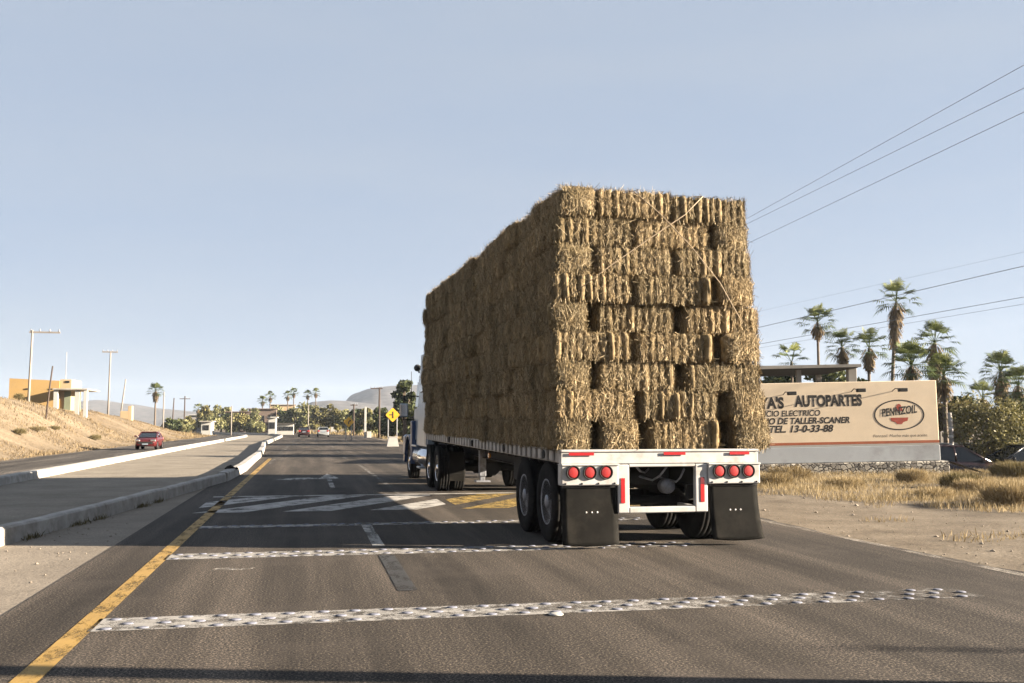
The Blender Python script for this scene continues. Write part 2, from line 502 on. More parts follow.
def kerb(name, fx, w, h, y0, y1, step, label):
    ys = list(np.arange(y0, y1, step)) + [y1]
    jn = [y0 + q * 2.45 for q in range(1, 400) if y0 + q * 2.45 < min(y1, 70) - .1]
    ys = sorted([y for y in ys if all(abs(y - q) > .06 for q in jn)] + [q + e for q in jn for e in (-.022, -.008, .008, .022)])
    me_v, me_f = [], []
    for i, y in enumerate(ys):
        x = fx(y)
        j = .014 * fbm(x, y * 3, .9) - (.03 if any(abs(y - q) < .01 for q in jn) else 0)
        for dx, z in ((-.5 * w - .02, -.05), (-.5 * w, h - .03 + j), (-.5 * w + .03, h + j), (.5 * w - .03, h + j), (.5 * w, h - .03 + j), (.5 * w + .02, -.05)):
            me_v.append((*rp(x + dx, y), z))
    n = 6
    for i in range(len(ys) - 1):
        for k in range(n - 1):
            a = i * n + k
            me_f.append((a, a + 1, a + 1 + n, a + n))
    me_f.append(tuple(range(n))); me_f.append(tuple(reversed(range((len(ys) - 1) * n, len(ys) * n))))
    me = bpy.data.meshes.new(name); me.from_pydata(me_v, [], me_f); me.update(); me.materials.append(M['kerb'])
    o = bpy.data.objects.new(name, me); COL.objects.link(o)
    return tag(o, label, 'kerb', kind='structure')
kerb('kerb', lambda y: kx(y) - .1, .2, .22, 13.35, 21.6, .4, 'near stretch of tall whitewashed median kerb in the shadow')
kerb('kerb', lambda y: kx(y) - .1, .2, .22, 21.75, 27.7, .4, 'short stretch of whitewashed median kerb in the middle')
kerb('kerb', lambda y: kx(y) - .12, .26, .24, 27.85, 290, .8, 'far stretch of whitewashed median kerb that bends')
kerb('kerb', lambda y: -7.65, .3, .2, -30, 66, 2, 'white kerb along the side road, near stretch')
kerb('kerb', lambda y: -7.65, .3, .2, 66.6, 290, 3, 'white kerb along the side road, far stretch')

# road paint (each a thin sheet just above the asphalt)
P1, P2 = .004, .008
ribbon('yellow_line', -1.68, -1.52, [-6] + list(range(0, 47, 2)), P1, M['yellow_paint'])
ribbon('edge_line', 6.98, 7.12, [-6] + list(range(0, 60, 2)), P1, M['white_line'])
ribbon('lane_line', lambda y: 1.93 - .002 * (y - 22), lambda y: 2.06 - .002 * (y - 22), [22, 26, 30, 34, 38], P1, M['white_faded'])
for a in (44, 56, 68, 80, 92, 104, 116):
    ribbon('lane_dash', 1.66, 1.78, [a, a + 5], P1, M['white_faded'])
for a in (40, 50, 60, 70, 80, 90, 100, 110, 120):
    ribbon('left_line', -1.48 + (a - 40) * .006, -1.36 + (a - 40) * .006, [a, a + (10 if a > 48 else 6)], P1, M['white_faded'])
ribbon('lane_dash', .82, .97, [12.6, 15.6], P1, M['white_paint'])
ribbon('black_dash', .83, 1.01, [9.2, 11.75], P1, M['black_paint'])
# turn arrow on the lane
mb = MB(); mb.poly([(.56, 24.3, P1), (.68, 24.3, P1), (.68, 28.4, P1), (.56, 28.4, P1)])
mb.poly([(.30, 28.4, P1), (.94, 28.4, P1), (.62, 31.4, P1)])
mb.poly([(-.3, 28.0, P1), (.3, 28.6, P1), (.3, 29.2, P1), (-.3, 29.2, P1), (-.9, 28.4, P1)])
o = mb.build('lane_arrow', M['white_paint']); o['kind'] = 'structure'
# hatched crossing: diagonal white stripes, then yellow ones beneath the trailer
def hatch(name, x0, x1, y0, y1, n, slant, w, mat):
    mb = MB()
    for i in range(-1, n + 1):
        a = x0 + (x1 - x0) * i / n
        pts = [(a, y0), (a + w, y0), (a + w + slant, y1), (a + slant, y1)]
        c = []
        for (px_, py_) in pts: c.append((min(max(px_, x0), x1), py_))
        # clip roughly: keep only stripes whose span lies inside
        if min(p[0] for p in pts) < x0 - slant * .99 or max(p[0] for p in pts) > x1 + slant * .99: continue
        poly = []
        N = 4
        for (ax, ay), (bx, by) in zip(pts, pts[1:] + pts[:1]):
            poly.append((ax, ay))
        # Sutherland-Hodgman against x0 and x1
        for lim, sgn in ((x0, 1), (x1, -1)):
            out = []
            for (ax, ay), (bx, by) in zip(poly, poly[1:] + poly[:1]):
                ina = sgn * (ax - lim) >= 0; inb = sgn * (bx - lim) >= 0
                if ina: out.append((ax, ay))
                if ina != inb:
                    t = (lim - ax) / (bx - ax); out.append((lim, ay + (by - ay) * t))
            poly = out
            if len(poly) < 3: break
        if len(poly) >= 3: mb.poly([(p[0], p[1], P1) for p in poly])
    o = mb.build(name, mat); o['kind'] = 'structure'
    for p in o.data.polygons:
        if p.normal.z < 0: p.flip()
    return o
hatch('white_hatching', -1.9, 2.6, 17.9, 21.6, 3, 2.3, .85, M['stripe_white'])
hatch('yellow_hatching', 2.75, 6.9, 17.9, 21.6, 3, 2.3, .85, M['stripe_yellow'])
ribbon('hatch_edge', -1.9, 6.9, [21.7, 21.95], P1, M['stripe_white'])

# bands of raised studs on white paint
def stud_mesh():
    mb = MB()
    mb.lathe([(0, .047), (.004, .045), (.008, .034), (.0095, .018), (.01, .0005)], 'Z', 14)
    return mb.bm
def stud_proto(name, mat):
    mb = MB(); mb.bm.free(); mb.bm = stud_mesh()
    for v in mb.bm.verts: v.co.y *= .8
    return mb.build(name, mat)
band_defs = [('nearest', 8.1, -1.55, 5.85, 3, 'nearest of the three stud bands', .44),
             ('middle', 12.05, -1.55, 4.9, 3, 'middle stud band by the trailer tail', .44),
             ('farthest', 15.4, -1.55, 6.3, 2, 'farthest stud band, by the hatched crossing', .3)]
for nm, yc, x0, x1, rows, phrase, dep in band_defs:
    FR = (0, .22, .45, .66, .84, 1.0)
    for a, b, mt in [(x0 + (x1 - x0) * FR[q], x0 + (x1 - x0) * FR[q + 1], 'band_%d' % q) for q in range(5)]:
        mb = MB(); mb.poly([(a, yc - dep * .57, P1), (b, yc - dep * .57, P1), (b, yc + dep * .57, P1), (a, yc + dep * .57, P1)])
        o = mb.build('stud_band_paint', M[mt]); o['kind'] = 'structure'
        if o.data.polygons[0].normal.z < 0: o.data.flip_normals()
    proto = None
    n = int((x1 - x0) / .262)
    for r in range(rows):
        for i in range(n):
            x = x0 + .12 + (i + .5 * (r % 2)) * .262 + random.uniform(-.012, .012)
            y = yc + (r - (rows - 1) / 2) * dep / max(1, rows - 1) * .82 + random.uniform(-.012, .012)
            if random.random() < .05: continue
            if proto is None:
                proto = o = stud_proto('road_stud', M['stud'])
            else:
                o = proto.copy(); COL.objects.link(o)
            o.location = (x, y, P1 + .001)
            tag(o, 'small pale round stud in the ' + phrase, 'road stud', 'studs of the %s band' % nm)

# bank on the left with dry grass
TOP = [(-40, 4.2), (40, 4.0), (70, 3.55), (90, 3.1), (110, 2.9), (122, 2.5), (134, 1.7), (150, .75), (170, .15), (190, 0), (400, 0)]
def top_h(y):
    for (a, b), (c, d) in zip(TOP, TOP[1:]):
        if y <= c: return b + (d - b) * (y - a) / (c - a)
    return 0
def bank_z(x, y):
    d = -12.6 - x
    if d <= 0: return -.06
    t = min(1, d / 9.0); s = t * t * (3 - 2 * t)
    e = 1 - max(0, min(1, (d - 35) / 30))
    h = top_h(y)
    return -.06 + s * e * h * (1 + .10 * fbm(x, y, .09)) + min(1, d / 3) * min(1, h) * (.10 * fbm(x, y, .25) + .03 * fbm(x, y, 1.3))
bank = grid_ground('bank', [-80, -70, -60, -52, -46, -41, -37] + list(np.arange(-34, -12.5, .5)), [-40, -20, 0] + list(np.arange(12, 190, 1.1)), bank_z, M['bank'])

# far hills and the mountain, real relief at their own distance
def hill(name, px_pts, Y, depth, mat, rough):
    xs = []
    P = [at(px, py, Y) for px, py in px_pts]
    x0, x1 = P[0].x, P[-1].x
    def ridge(x):
        for a, b in zip(P, P[1:]):
            if x <= b.x:
                t = (x - a.x) / (b.x - a.x); t = t * t * (3 - 2 * t) * .4 + t * .6
                return a.z + (b.z - a.z) * t
        return P[-1].z
    def zf(x, y):
        t = (y - Y) / depth
        s = max(0, 1 - abs(t)); s = s * s * (3 - 2 * s)
        e = min(1, (x - x0) / (.08 * (x1 - x0)) , (x1 - x) / (.08 * (x1 - x0))); e = max(0, e)
        return -2 + s * e * (ridge(x) + 2) * (1 + rough * (1 - s) * fbm(x, y, 4.0 / depth, 5)) + rough * 10 * s * (1 - s) * fbm(x, y, 9.0 / depth, 5)
    return grid_ground(name, list(np.linspace(x0, x1, 110)), list(np.linspace(Y - depth, Y + depth, 60)), zf, mat)
hill('mountain', [(322, 424), (338, 405), (347, 397), (356, 393), (368, 389), (380, 387), (394, 386), (430, 385), (480, 388), (560, 402), (640, 424)], 1250, 420, M['mountain'], .5)
hill('low_hills', [(250, 425), (290, 414), (312, 402), (330, 400.5), (345, 401), (370, 404), (420, 410), (520, 424)], 1050, 300, M['mountain'], .5)
hill('blue_hills', [(-60, 420), (20, 411), (70, 403), (100, 400), (130, 404), (165, 409), (200, 412), (250, 417), (300, 424)], 1500, 380, M['mountain'], .5)

# ------------------------------------------------------------------ flatbed trailer
TX, TY, TRZ = 4.32, 11.86, math.radians(0.8)
TM = Matrix.Translation((TX, TY, 0)) @ Matrix.Rotation(TRZ, 4, 'Z')
RISE = .009                                        # the bed climbs a little towards the tractor
LEN = 12.3
def rz_(y): return RISE * y
trailer = empty('flatbed_trailer', (TX, TY, 0), TRZ, 'white flatbed trailer carrying the tall stack of hay bales, with two black mud flaps', 'trailer')
mb = MB()
def shear_y(bm):
    for v in bm.verts: v.co.z += RISE * max(0, v.co.y)
for i in range(6):
    mb.box(-1.22 + i * .407, -1.22 + i * .407 + .4, .06, LEN, 1.12, 1.195, .006)
shear_y(mb.bm); mb.build('deck', M['wood'], trailer)
for s in (-1, 1):
    mb = MB()
    mb.box(s * 1.265 - .022, s * 1.265 + .022, .05, LEN, 1.035, 1.20, .006)
    n = int(LEN / .30)
    for i in range(n):
        y = .28 + i * .30
        xo = s * 1.29
        mb.box(min(xo, xo + s * .035), max(xo, xo + s * .035), y, y + .155, 1.05, 1.185, .008)
    mb.box(min(s * 1.288, s * 1.305), max(s * 1.288, s * 1.305), .06, LEN, 1.187, 1.203)
    shear_y(mb.bm); rail = mb.build('side_rail', M['rail_grey'], trailer)
    for y in (.62, 3.1, 5.9, 8.6):
        b2 = MB(); b2.cyl((s * 1.285, y + .06, 1.12 + rz_(y)), (s * 1.345, y + .06, 1.12 + rz_(y)), .055, n=14)
        b2.build('winch_drum', M['black_metal'], rail)
# rear header, light boxes, guard frame
mb = MB(); mb.box(-1.3, 1.3, -.03, .06, 1.02, 1.165, .012); mb.box(-1.3, 1.3, -.045, .06, 1.165, 1.2, .01)
mb.build('rear_header', M['white_metal'], trailer)
for x0, x1, lx in ((-1.3, -.575, (-1.155, -.945, -.74)), (.6, 1.3, (.745, .94, 1.135))):
    mb = MB()
    mb.box(x0, x1, -.075, .1, .765, 1.018, .012)
    mb.box(x0 - .004, x1 + .004, -.092, .09, 1.003, 1.028, .008)
    box = mb.build('light_box', M['white_metal'], trailer)
    for x in lx:
        b2 = MB(); b2.lathe([(-.077, .088), (-.095, .088), (-.1, .08), (-.092, .074), (-.08, .07)], 'Y', 24, c=(x, 0, .925))
        b2.build('lamp_bezel', M['black_metal'], box)
        b2 = MB(); b2.lathe([(-.08, .068), (-.09, .066), (-.093, .055), (-.094, .001)], 'Y', 24, c=(x, 0, .925))
        b2.build('tail_light', M['red_lens'], box)
    b2 = MB()
    for k in range(4):
        x = x0 + .05 + k * (x1 - x0 - .1) / 3
        b2.lathe([(-.076, .012), (-.084, .01), (-.086, .001)], 'Y', 8, c=(x, 0, .79))
    b2.build('bolt', M['black_metal'], box)
mb = MB()
mb.box(-.575, -.43, -.05, .03, .42, 1.015, .012); mb.box(.435, .6, -.05, .03, .42, 1.015, .012)
mb.box(-.43, .435, -.05, .03, .42, .495, .01); mb.box(-.43, .435, -.046, .03, .985, 1.018, .006)
mb.box(-.5, -.44, .03, .6, .43, .49); mb.box(.45, .51, .03, .6, .43, .49)
mb.build('underride_guard', M['white_metal'], trailer)
for x, mt in ((-.515, 'red_tape'), (.527, 'red_tape')):
    mb = MB(); mb.box(x - .027, x + .027, -.058, -.05, .545, .85 if x < 0 else .765, .002); mb.build('reflector_strip', M[mt], trailer)
mb = MB(); mb.box(.50, .554, -.058, -.05, .767, .85, .002); mb.build('reflector_strip', M['dark_red'], trailer)
for x0, x1 in ((-1.2, -.88), (0.02, .31), (.9, 1.17)):
    mb = MB(); mb.box(x0, x1, -.053, -.045, 1.128, 1.165, .002); mb.build('reflector_strip', M['red_tape'], trailer)
for x0, x1, y in ((-.4, -.1, .05),):
    pass
# mud flaps: hanging rubber sheets with a slight bow
for x0, x1, zb, sw, bow in ((-1.285, -.575, .035, .004, .012), (.625, 1.28, .06, .07, .02)):
    v = []; f = []; nx, nz = 9, 12
    for side in (0, 1):
        for j in range(nz + 1):
            for i in range(nx + 1):
                u = i / nx; t = j / nz
                x = x0 + (x1 - x0) * u + sw * t * t * (.4 + .6 * u)
                z = .77 - (.77 - zb) * t + (.02 * ((u - .5) ** 2) * 4 if j == nz else 0)
                y = -.02 - bow * t * math.sin(u * PI) * .6 - .05 * t * t + side * .012
                v.append((x, y, z))
    st = (nx + 1) * (nz + 1)
    for j in range(nz):
        for i in range(nx):
            a = j * (nx + 1) + i
            f.append((a, a + 1, a + nx + 2, a + nx + 1)); f.append((a + st, a + st + nx + 1, a + st + nx + 2, a + st + 1))
    for i in range(nx):
        a = nz * (nx + 1) + i; f.append((a, a + 1, a + 1 + st, a + st))
    for j in range(nz):
        a = j * (nx + 1); f.append((a, a + nx + 1, a + nx + 1 + st, a + st))
        a = j * (nx + 1) + nx; f.append((a, a + st, a + st + nx + 1, a + nx + 1))
    me = bpy.data.meshes.new('mud_flap'); me.from_pydata(v, [], f); me.update()
    me.polygons.foreach_set('use_smooth', [True] * len(me.polygons)); me.materials.append(M['flap'])
    fl = bpy.data.objects.new('mud_flap', me); COL.objects.link(fl); fl.parent = trailer
    b2 = MB()
    xc = (x0 + x1) / 2 + .02
    for dx in (-.07, 0, .07):
        b2.lathe([(-.0, .013 if dx else .009), (-.004, .011), (-.005, .001)], 'Y', 10, c=(xc + dx, -.034, .44))
    b2.build('flap_bolt', M['white_metal'], fl)
    b2 = MB(); b2.box(x0, x1, -.036, .0, .735, .768, .004); b2.build('flap_bracket', M['black_metal'], fl)
# chassis beams, cross members
mb = MB()
for x in (-.48, .48):
    mb.box(x - .012, x + .012, .12, 11.6, .74, 1.1); mb.box(x - .075, x + .075, .12, 11.6, .725, .745); mb.box(x - .075, x + .075, .12, 11.6, 1.09, 1.115)
shear_y(mb.bm); mb.build('main_beam', M['black_metal'], trailer)
mb = MB()
for i in range(24):
    mb.box(-1.24, 1.24, .3 + i * .5, .36 + i * .5, 1.0, 1.11)
shear_y(mb.bm); mb.build('cross_member', M['black_metal'], trailer)

def wheel_mesh(name, R, w, parent, x, y, z, side, rim_mat):
    """tyre with tread grooves and a dished rim; side = -1 left"""
    mb = MB()
    h = w / 2
    prof = [(-h * .8, R * .56), (-h * .98, R * .66), (-h, R * .8), (-h * .93, R * .93), (-h * .82, R * .985), (-h * .7, R), (-h * .52, R), (-h * .5, R * .972), (-h * .44, R * .972), (-h * .42, R),
            (-h * .05, R), (-h * .04, R * .972), (h * .04, R * .972), (h * .05, R), (h * .42, R), (h * .44, R * .972), (h * .5, R * .972), (h * .52, R), (h * .7, R), (h * .82, R * .985), (h * .93, R * .93), (h, R * .8), (h * .98, R * .66), (h * .8, R * .56), (-h * .8, R * .56)]
    mb.lathe(prof[:-1], 'X', 40)
    ty = mb.build(name, M['rubber'], parent, (x, y, z))
    mb = MB()
    s = side
    rp_ = [(s * h * .8, R * .57), (s * h * .86, R * .575), (s * h * .84, R * .54), (s * h * .45, R * .51), (s * h * .2, R * .47), (s * h * .1, R * .38), (s * h * .25, R * .27), (s * h * .3, R * .2), (s * h * .85, R * .17), (s * h * .95, R * .1), (s * h * .95, .001)]
    mb.lathe(rp_, 'X', 32)
    for k in range(10):
        t = 2 * PI * k / 10
        c = Vector((s * h * .2, R * .3 * math.cos(t), R * .3 * math.sin(t)))
        mb.cyl(c, c + Vector((s * h * .16, 0, 0)), R * .028, n=6)
    mb.build('rim', rim_mat, ty)
    return ty
AX = (.83, 2.1)
for y in AX:
    for x in (-1.14, -.81, .81, 1.14):
        wheel_mesh('wheel', .512, .28, trailer, x, y, .512, -1 if x < 0 else 1, M['rim'])
    mb = MB(); mb.cyl((-1.1, y, .512), (1.1, y, .512), .065, n=14); mb.lathe([(-.62, .2), (-.5, .2)], 'X', 20, c=(0, y, .512)); mb.lathe([(.5, .2), (.62, .2)], 'X', 20, c=(0, y, .512))
    mb.build('axle', M['black_metal'], trailer)
for x in (-.5, .5):
    mb = MB()
    for y in AX:
        for k in range(4): mb.box(x - .04, x + .04, y - .5 + k * .06, y + .5 - k * .06, .58 + k * .022, .6 + k * .022)
    mb.box(x - .06, x + .06, 1.3, 1.62, .56, .76)
    mb.box(x - .05, x + .05, .25, .34, .55, .76); mb.box(x - .05, x + .05, 2.58, 2.68, .55, .76)
    mb.build('leaf_spring', M['black_metal'], trailer)
mb = MB(); mb.lathe([(-.45, .02), (-.44, .1), (-.4, .13), (.2, .13), (.24, .1), (.25, .02)], 'X', 20, c=(.05, .55, .86)); mb.build('air_tank', M['black_metal'], trailer)
mb = MB(); mb.lathe([(-.04, .001), (-.04, .09), (.0, .1), (.1, .1), (.14, .07), (.14, .001)], 'Y', 16, c=(.22, .35, .72)); mb.build('brake_chamber', M['rim'], trailer)
mb = MB()
for (a, b, c_) in (((-.3, .1, 1.0), (-.1, .3, .9), (.1, .6, .97)), ((.1, .05, .98), (.0, .3, .8), (-.3, .6, .9)), ((.35, .1, .95), (.3, .25, .78), (.1, .5, .84))):
    mb.tube([a, ((a[0] + b[0]) / 2, (a[1] + b[1]) / 2, (a[2] + b[2]) / 2 - .03), b, c_], .014, 6)
mb.build('air_hose', M['rim'], trailer)
for x in (-.55, .55):
    mb = MB(); mb.box(x - .07, x + .07, 9.0, 9.14, .42, 1.12, .01); mb.box(x - .05, x + .05, 9.02, 9.12, .33, .44, .006); mb.box(x - .15, x + .15, 8.95, 9.2, .3, .335, .006)
    mb.build('landing_leg', M['rim'], trailer)
mb = MB(); mb.cyl((-.55, 9.07, .75), (.55, 9.07, .75), .025, n=8); mb.tube([(-.5, 9.1, .8), (-.5, 9.9, 1.12)], .03, 6); mb.tube([(.5, 9.1, .8), (.5, 9.9, 1.12)], .03, 6)
mb.build('landing_brace', M['black_metal'], trailer)
mb = MB(); mb.box(-.95, -.6, 3.6, 4.2, .62, 1.08, .02); mb.build('tool_box', M['black_metal'], trailer)
for y in (4.4,):
    mb = MB(); mb.lathe([(-.02, .04), (.0, .045), (.02, .03)], 'X', 12, c=(-1.31, y, 1.0)); mb.build('side_marker', M['orange_lens'], trailer)
mb = MB(); mb.box(-1.28, 1.28, LEN - .02, LEN + .03, 1.05 + rz_(LEN), 1.5 + rz_(LEN), .01); mb.build('front_header', M['rail_grey'], trailer)

# ------------------------------------------------------------------ tractor
tloc = TM @ Vector((0, 11.72, 0))
tractor = empty('truck_tractor', tuple(tloc), TRZ + math.radians(.4), 'white and blue truck tractor with tall sleeper cab, pulling the hay trailer', 'truck')
mb = MB()
for x in (-.43, .43): mb.box(x - .04, x + .04, -1.25, 5.9, .72, .98, .01)
for y in (-1.2, 0, 1.5, 3.0, 5.6): mb.box(-.43, .43, y, y + .1, .75, .95)
mb.build('frame', M['black_metal'], tractor)
for y in (-.65, .65):
    for x in (-1.12, -.79, .79, 1.12): wheel_mesh('wheel', .512, .28, tractor, x, y, .512, -1 if x < 0 else 1, M['chrome'])
    mb = MB(); mb.cyl((-1, y, .512), (1, y, .512), .08, n=12); mb.lathe([(-.25, .1), (-.12, .22), (.12, .22), (.25, .1)], 'X', 20, c=(0, y, .55)); mb.build('axle', M['black_metal'], tractor)
for x in (-1.06, 1.06): wheel_mesh('wheel', .512, .3, tractor, x, 4.95, .512, -1 if x < 0 else 1, M['chrome'])
mb = MB(); mb.cyl((-1, 4.95, .5), (1, 4.95, .5), .06, n=12); mb.build('axle', M['black_metal'], tractor)
mb = MB(); mb.lathe([(1.0, .5), (1.06, .5), (1.09, .45)], 'Z', 28, c=(0, -.1, 0)); mb.build('fifth_wheel', M['black_metal'], tractor)
for s in (-1, 1):                                   # rear quarter fenders
    mb = MB()
    pts = []
    for k in range(9):
        t = PI * (.12 + .76 * k / 8); pts.append((0, 1.3 * math.cos(t) * 1.0, .52 + .62 * math.sin(t)))
    for a, b in zip(pts, pts[1:]):
        mb.prism([(s * 1.24, a[1], a[2]), (s * .68, a[1], a[2]), (s * .68, b[1], b[2]), (s * 1.24, b[1], b[2])], (0, 0, -.02))
    # only the front third of the arc is fitted, so the wheels stay open as in the photograph
    mb.bm.free(); mb.bm = bmesh.new()
    mb.box(min(s * .7, s * 1.22), max(s * .7, s * 1.22), 1.2, 1.24, .45, 1.02, .01)
    mb.build('quarter_fender', M['black_metal'], tractor)
# sleeper and cab as lofts
def loft_y(secs, bev=.05):
    """secs: (y, half width bottom, half width top, z0, z1)"""
    bm = bmesh.new(); rings = []
    for (y, wb, wt, z0, z1) in secs:
        b = bev
        pts = [(-wb, z0), (wb, z0), (wt, z1 - b), (wt - b, z1 - .3 * b), (wt - 2 * b, z1), (-wt + 2 * b, z1), (-wt + b, z1 - .3 * b), (-wt, z1 - b)]
        rings.append([bm.verts.new((x, y, z)) for x, z in pts])
    for a, b in zip(rings, rings[1:]):
        for i in range(8):
            bm.faces.new((a[i], a[(i + 1) % 8], b[(i + 1) % 8], b[i]))
    bm.faces.new(rings[0]); bm.faces.new(list(reversed(rings[-1])))
    mb = MB(); mb.bm.free(); mb.bm = bm
    return mb
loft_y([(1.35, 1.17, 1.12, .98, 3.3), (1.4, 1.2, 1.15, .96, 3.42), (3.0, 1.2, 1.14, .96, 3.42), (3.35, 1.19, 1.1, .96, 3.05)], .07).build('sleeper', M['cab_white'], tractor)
for s in (-1, 1):
    mb = MB(); mb.box(min(s * 1.195, s * 1.212), max(s * 1.195, s * 1.212), 1.42, 1.72, 1.0, 2.9, .004); mb.build('blue_stripe', M['cab_blue'], tractor)
    mb = MB(); mb.box(min(s * 1.17, s * 1.205), max(s * 1.17, s * 1.205), 2.2, 2.75, 2.35, 2.75, .02); mb.build('sleeper_window', M['glass'], tractor)
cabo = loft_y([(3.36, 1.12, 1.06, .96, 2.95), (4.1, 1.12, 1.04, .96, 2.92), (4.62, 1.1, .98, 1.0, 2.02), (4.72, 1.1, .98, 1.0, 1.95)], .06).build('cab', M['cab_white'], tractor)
for s in (-1, 1):
    d = MB(); d.prism([(s * 1.125, 3.45, 1.1), (s * 1.125, 4.45, 1.1), (s * 1.11, 4.45, 1.95), (s * 1.09, 3.45, 1.95)], (s * .015, 0, 0)); dd = d.build('door', M['cab_white'], cabo)
    d = MB(); d.prism([(s * 1.1, 3.5, 2.0), (s * 1.1, 4.4, 2.0), (s * 1.08, 4.05, 2.68), (s * 1.075, 3.5, 2.68)], (s * .01, 0, 0)); d.build('side_window', M['glass'], cabo)
d = MB(); d.prism([(-.92, 4.60, 2.08), (.92, 4.60, 2.08), (.9, 4.16, 2.8), (-.9, 4.16, 2.8)], (0, .03, .02)); d.build('windscreen', M['glass'], cabo)
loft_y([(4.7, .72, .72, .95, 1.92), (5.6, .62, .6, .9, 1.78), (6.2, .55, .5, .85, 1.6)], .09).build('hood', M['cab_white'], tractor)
d = MB(); d.box(-.5, .5, 6.19, 6.23, .85, 1.5, .02); d.build('grille', M['chrome'], tractor)
for s in (-1, 1):                                   # front fenders over the steer wheels, blue
    secs = []
    v = MB(); n = 12
    a0 = []
    for k in range(n + 1):
        t = PI * (-.03 + 1.06 * k / n); a0.append((4.95 + .72 * math.cos(t), .5 + .68 * math.sin(t)))
    for a, b in zip(a0, a0[1:]):
        v.prism([(s * .66, a[0], a[1]), (s * 1.25, a[0], a[1]), (s * 1.25, b[0], b[1]), (s * .66, b[0], b[1])], (0, 0, .05))
    v.box(min(s * .66, s * 1.24), max(s * .66, s * 1.24), 5.6, 6.2, .62, 1.22, .06)
    v.box(min(s * 1.1, s * 1.24), max(s * 1.1, s * 1.24), 4.1, 4.4, .55, 1.62, .03)
    v.build('front_fender', M['cab_blue'], tractor)
    h_ = MB(); h_.box(min(s * .7, s * 1.15), max(s * .7, s * 1.15), 6.2, 6.23, .9, 1.1, .02); h_.build('headlight', M['chrome'], tractor)
    t_ = MB(); t_.lathe([(1.75, .01), (1.76, .25), (1.8, .3), (3.85, .3), (3.89, .25), (3.9, .01)], 'Y', 24, c=(s * .95, 0, .66)); t_.build('fuel_tank', M['chrome'], tractor)
    t_ = MB(); t_.box(min(s * 1.0, s * 1.27), max(s * 1.0, s * 1.27), 2.2, 2.75, .38, .43, .01); t_.box(min(s * 1.0, s * 1.26), max(s * 1.0, s * 1.26), 2.2, 2.75, .68, .73, .01); t_.box(min(s * 1.22, s * 1.26), max(s * 1.22, s * 1.26), 3.0, 4.0, .92, .97, .01); t_.build('step', M['cab_white'], tractor)
    e_ = MB(); e_.tube([(s * .98, 1.22, .9), (s * .98, 1.22, 1.5)], .07, 12); e_.tube([(s * .98, 1.22, 1.45), (s * .98, 1.22, 3.3), (s * .98, 1.2, 3.5), (s * .98, 1.1, 3.6)], .062, 12); e_.build('exhaust_stack', M['chrome'], tractor)
    m_ = MB(); m_.box(min(s * 1.32, s * 1.55), max(s * 1.32, s * 1.55), 4.3, 4.38, 1.72, 2.1, .02); mm = m_.build('mirror', M['cab_white'], tractor)
    m_ = MB(); m_.box(min(s * 1.34, s * 1.53), max(s * 1.34, s * 1.53), 4.285, 4.302, 1.75, 2.07, .004); m_.build('mirror_glass', M['chrome'], mm)
    m_ = MB(); m_.tube([(s * 1.1, 4.4, 2.3), (s * 1.42, 4.36, 2.32), (s * 1.44, 4.36, 1.65), (s * 1.1, 4.42, 1.65)], .018, 6); m_.build('mirror_arm', M['black_metal'], mm)
    m_ = MB(); m_.tube([(s * 1.2, 4.45, 1.9), (s * 1.22, 4.44, 3.0)], .008, 5); m_.build('antenna', M['black_metal'], tractor)
for x in (-1.1, -.85, -.5):                           # horns and lamps on the roof edge
    h_ = MB(); h_.lathe([(3.5, .03), (3.95, .05), (4.05, .1)], 'Y', 14, c=(x, 0, 3.08)); h_.cyl((x, 3.7, 2.92), (x, 3.7, 3.05), .02, n=6); h_.build('roof_horn', M['black_metal'], tractor)
d = MB(); d.box(-1.2, 1.2, 6.22, 6.4, .42, .8, .04); d.build('bumper', M['chrome'], tractor)
for x in (-.885, .885):
    d = MB(); d.box(x - .165, x + .165, -1.28, -1.26, .25, .9, .003); d.build('mud_flap', M['flap'], tractor)

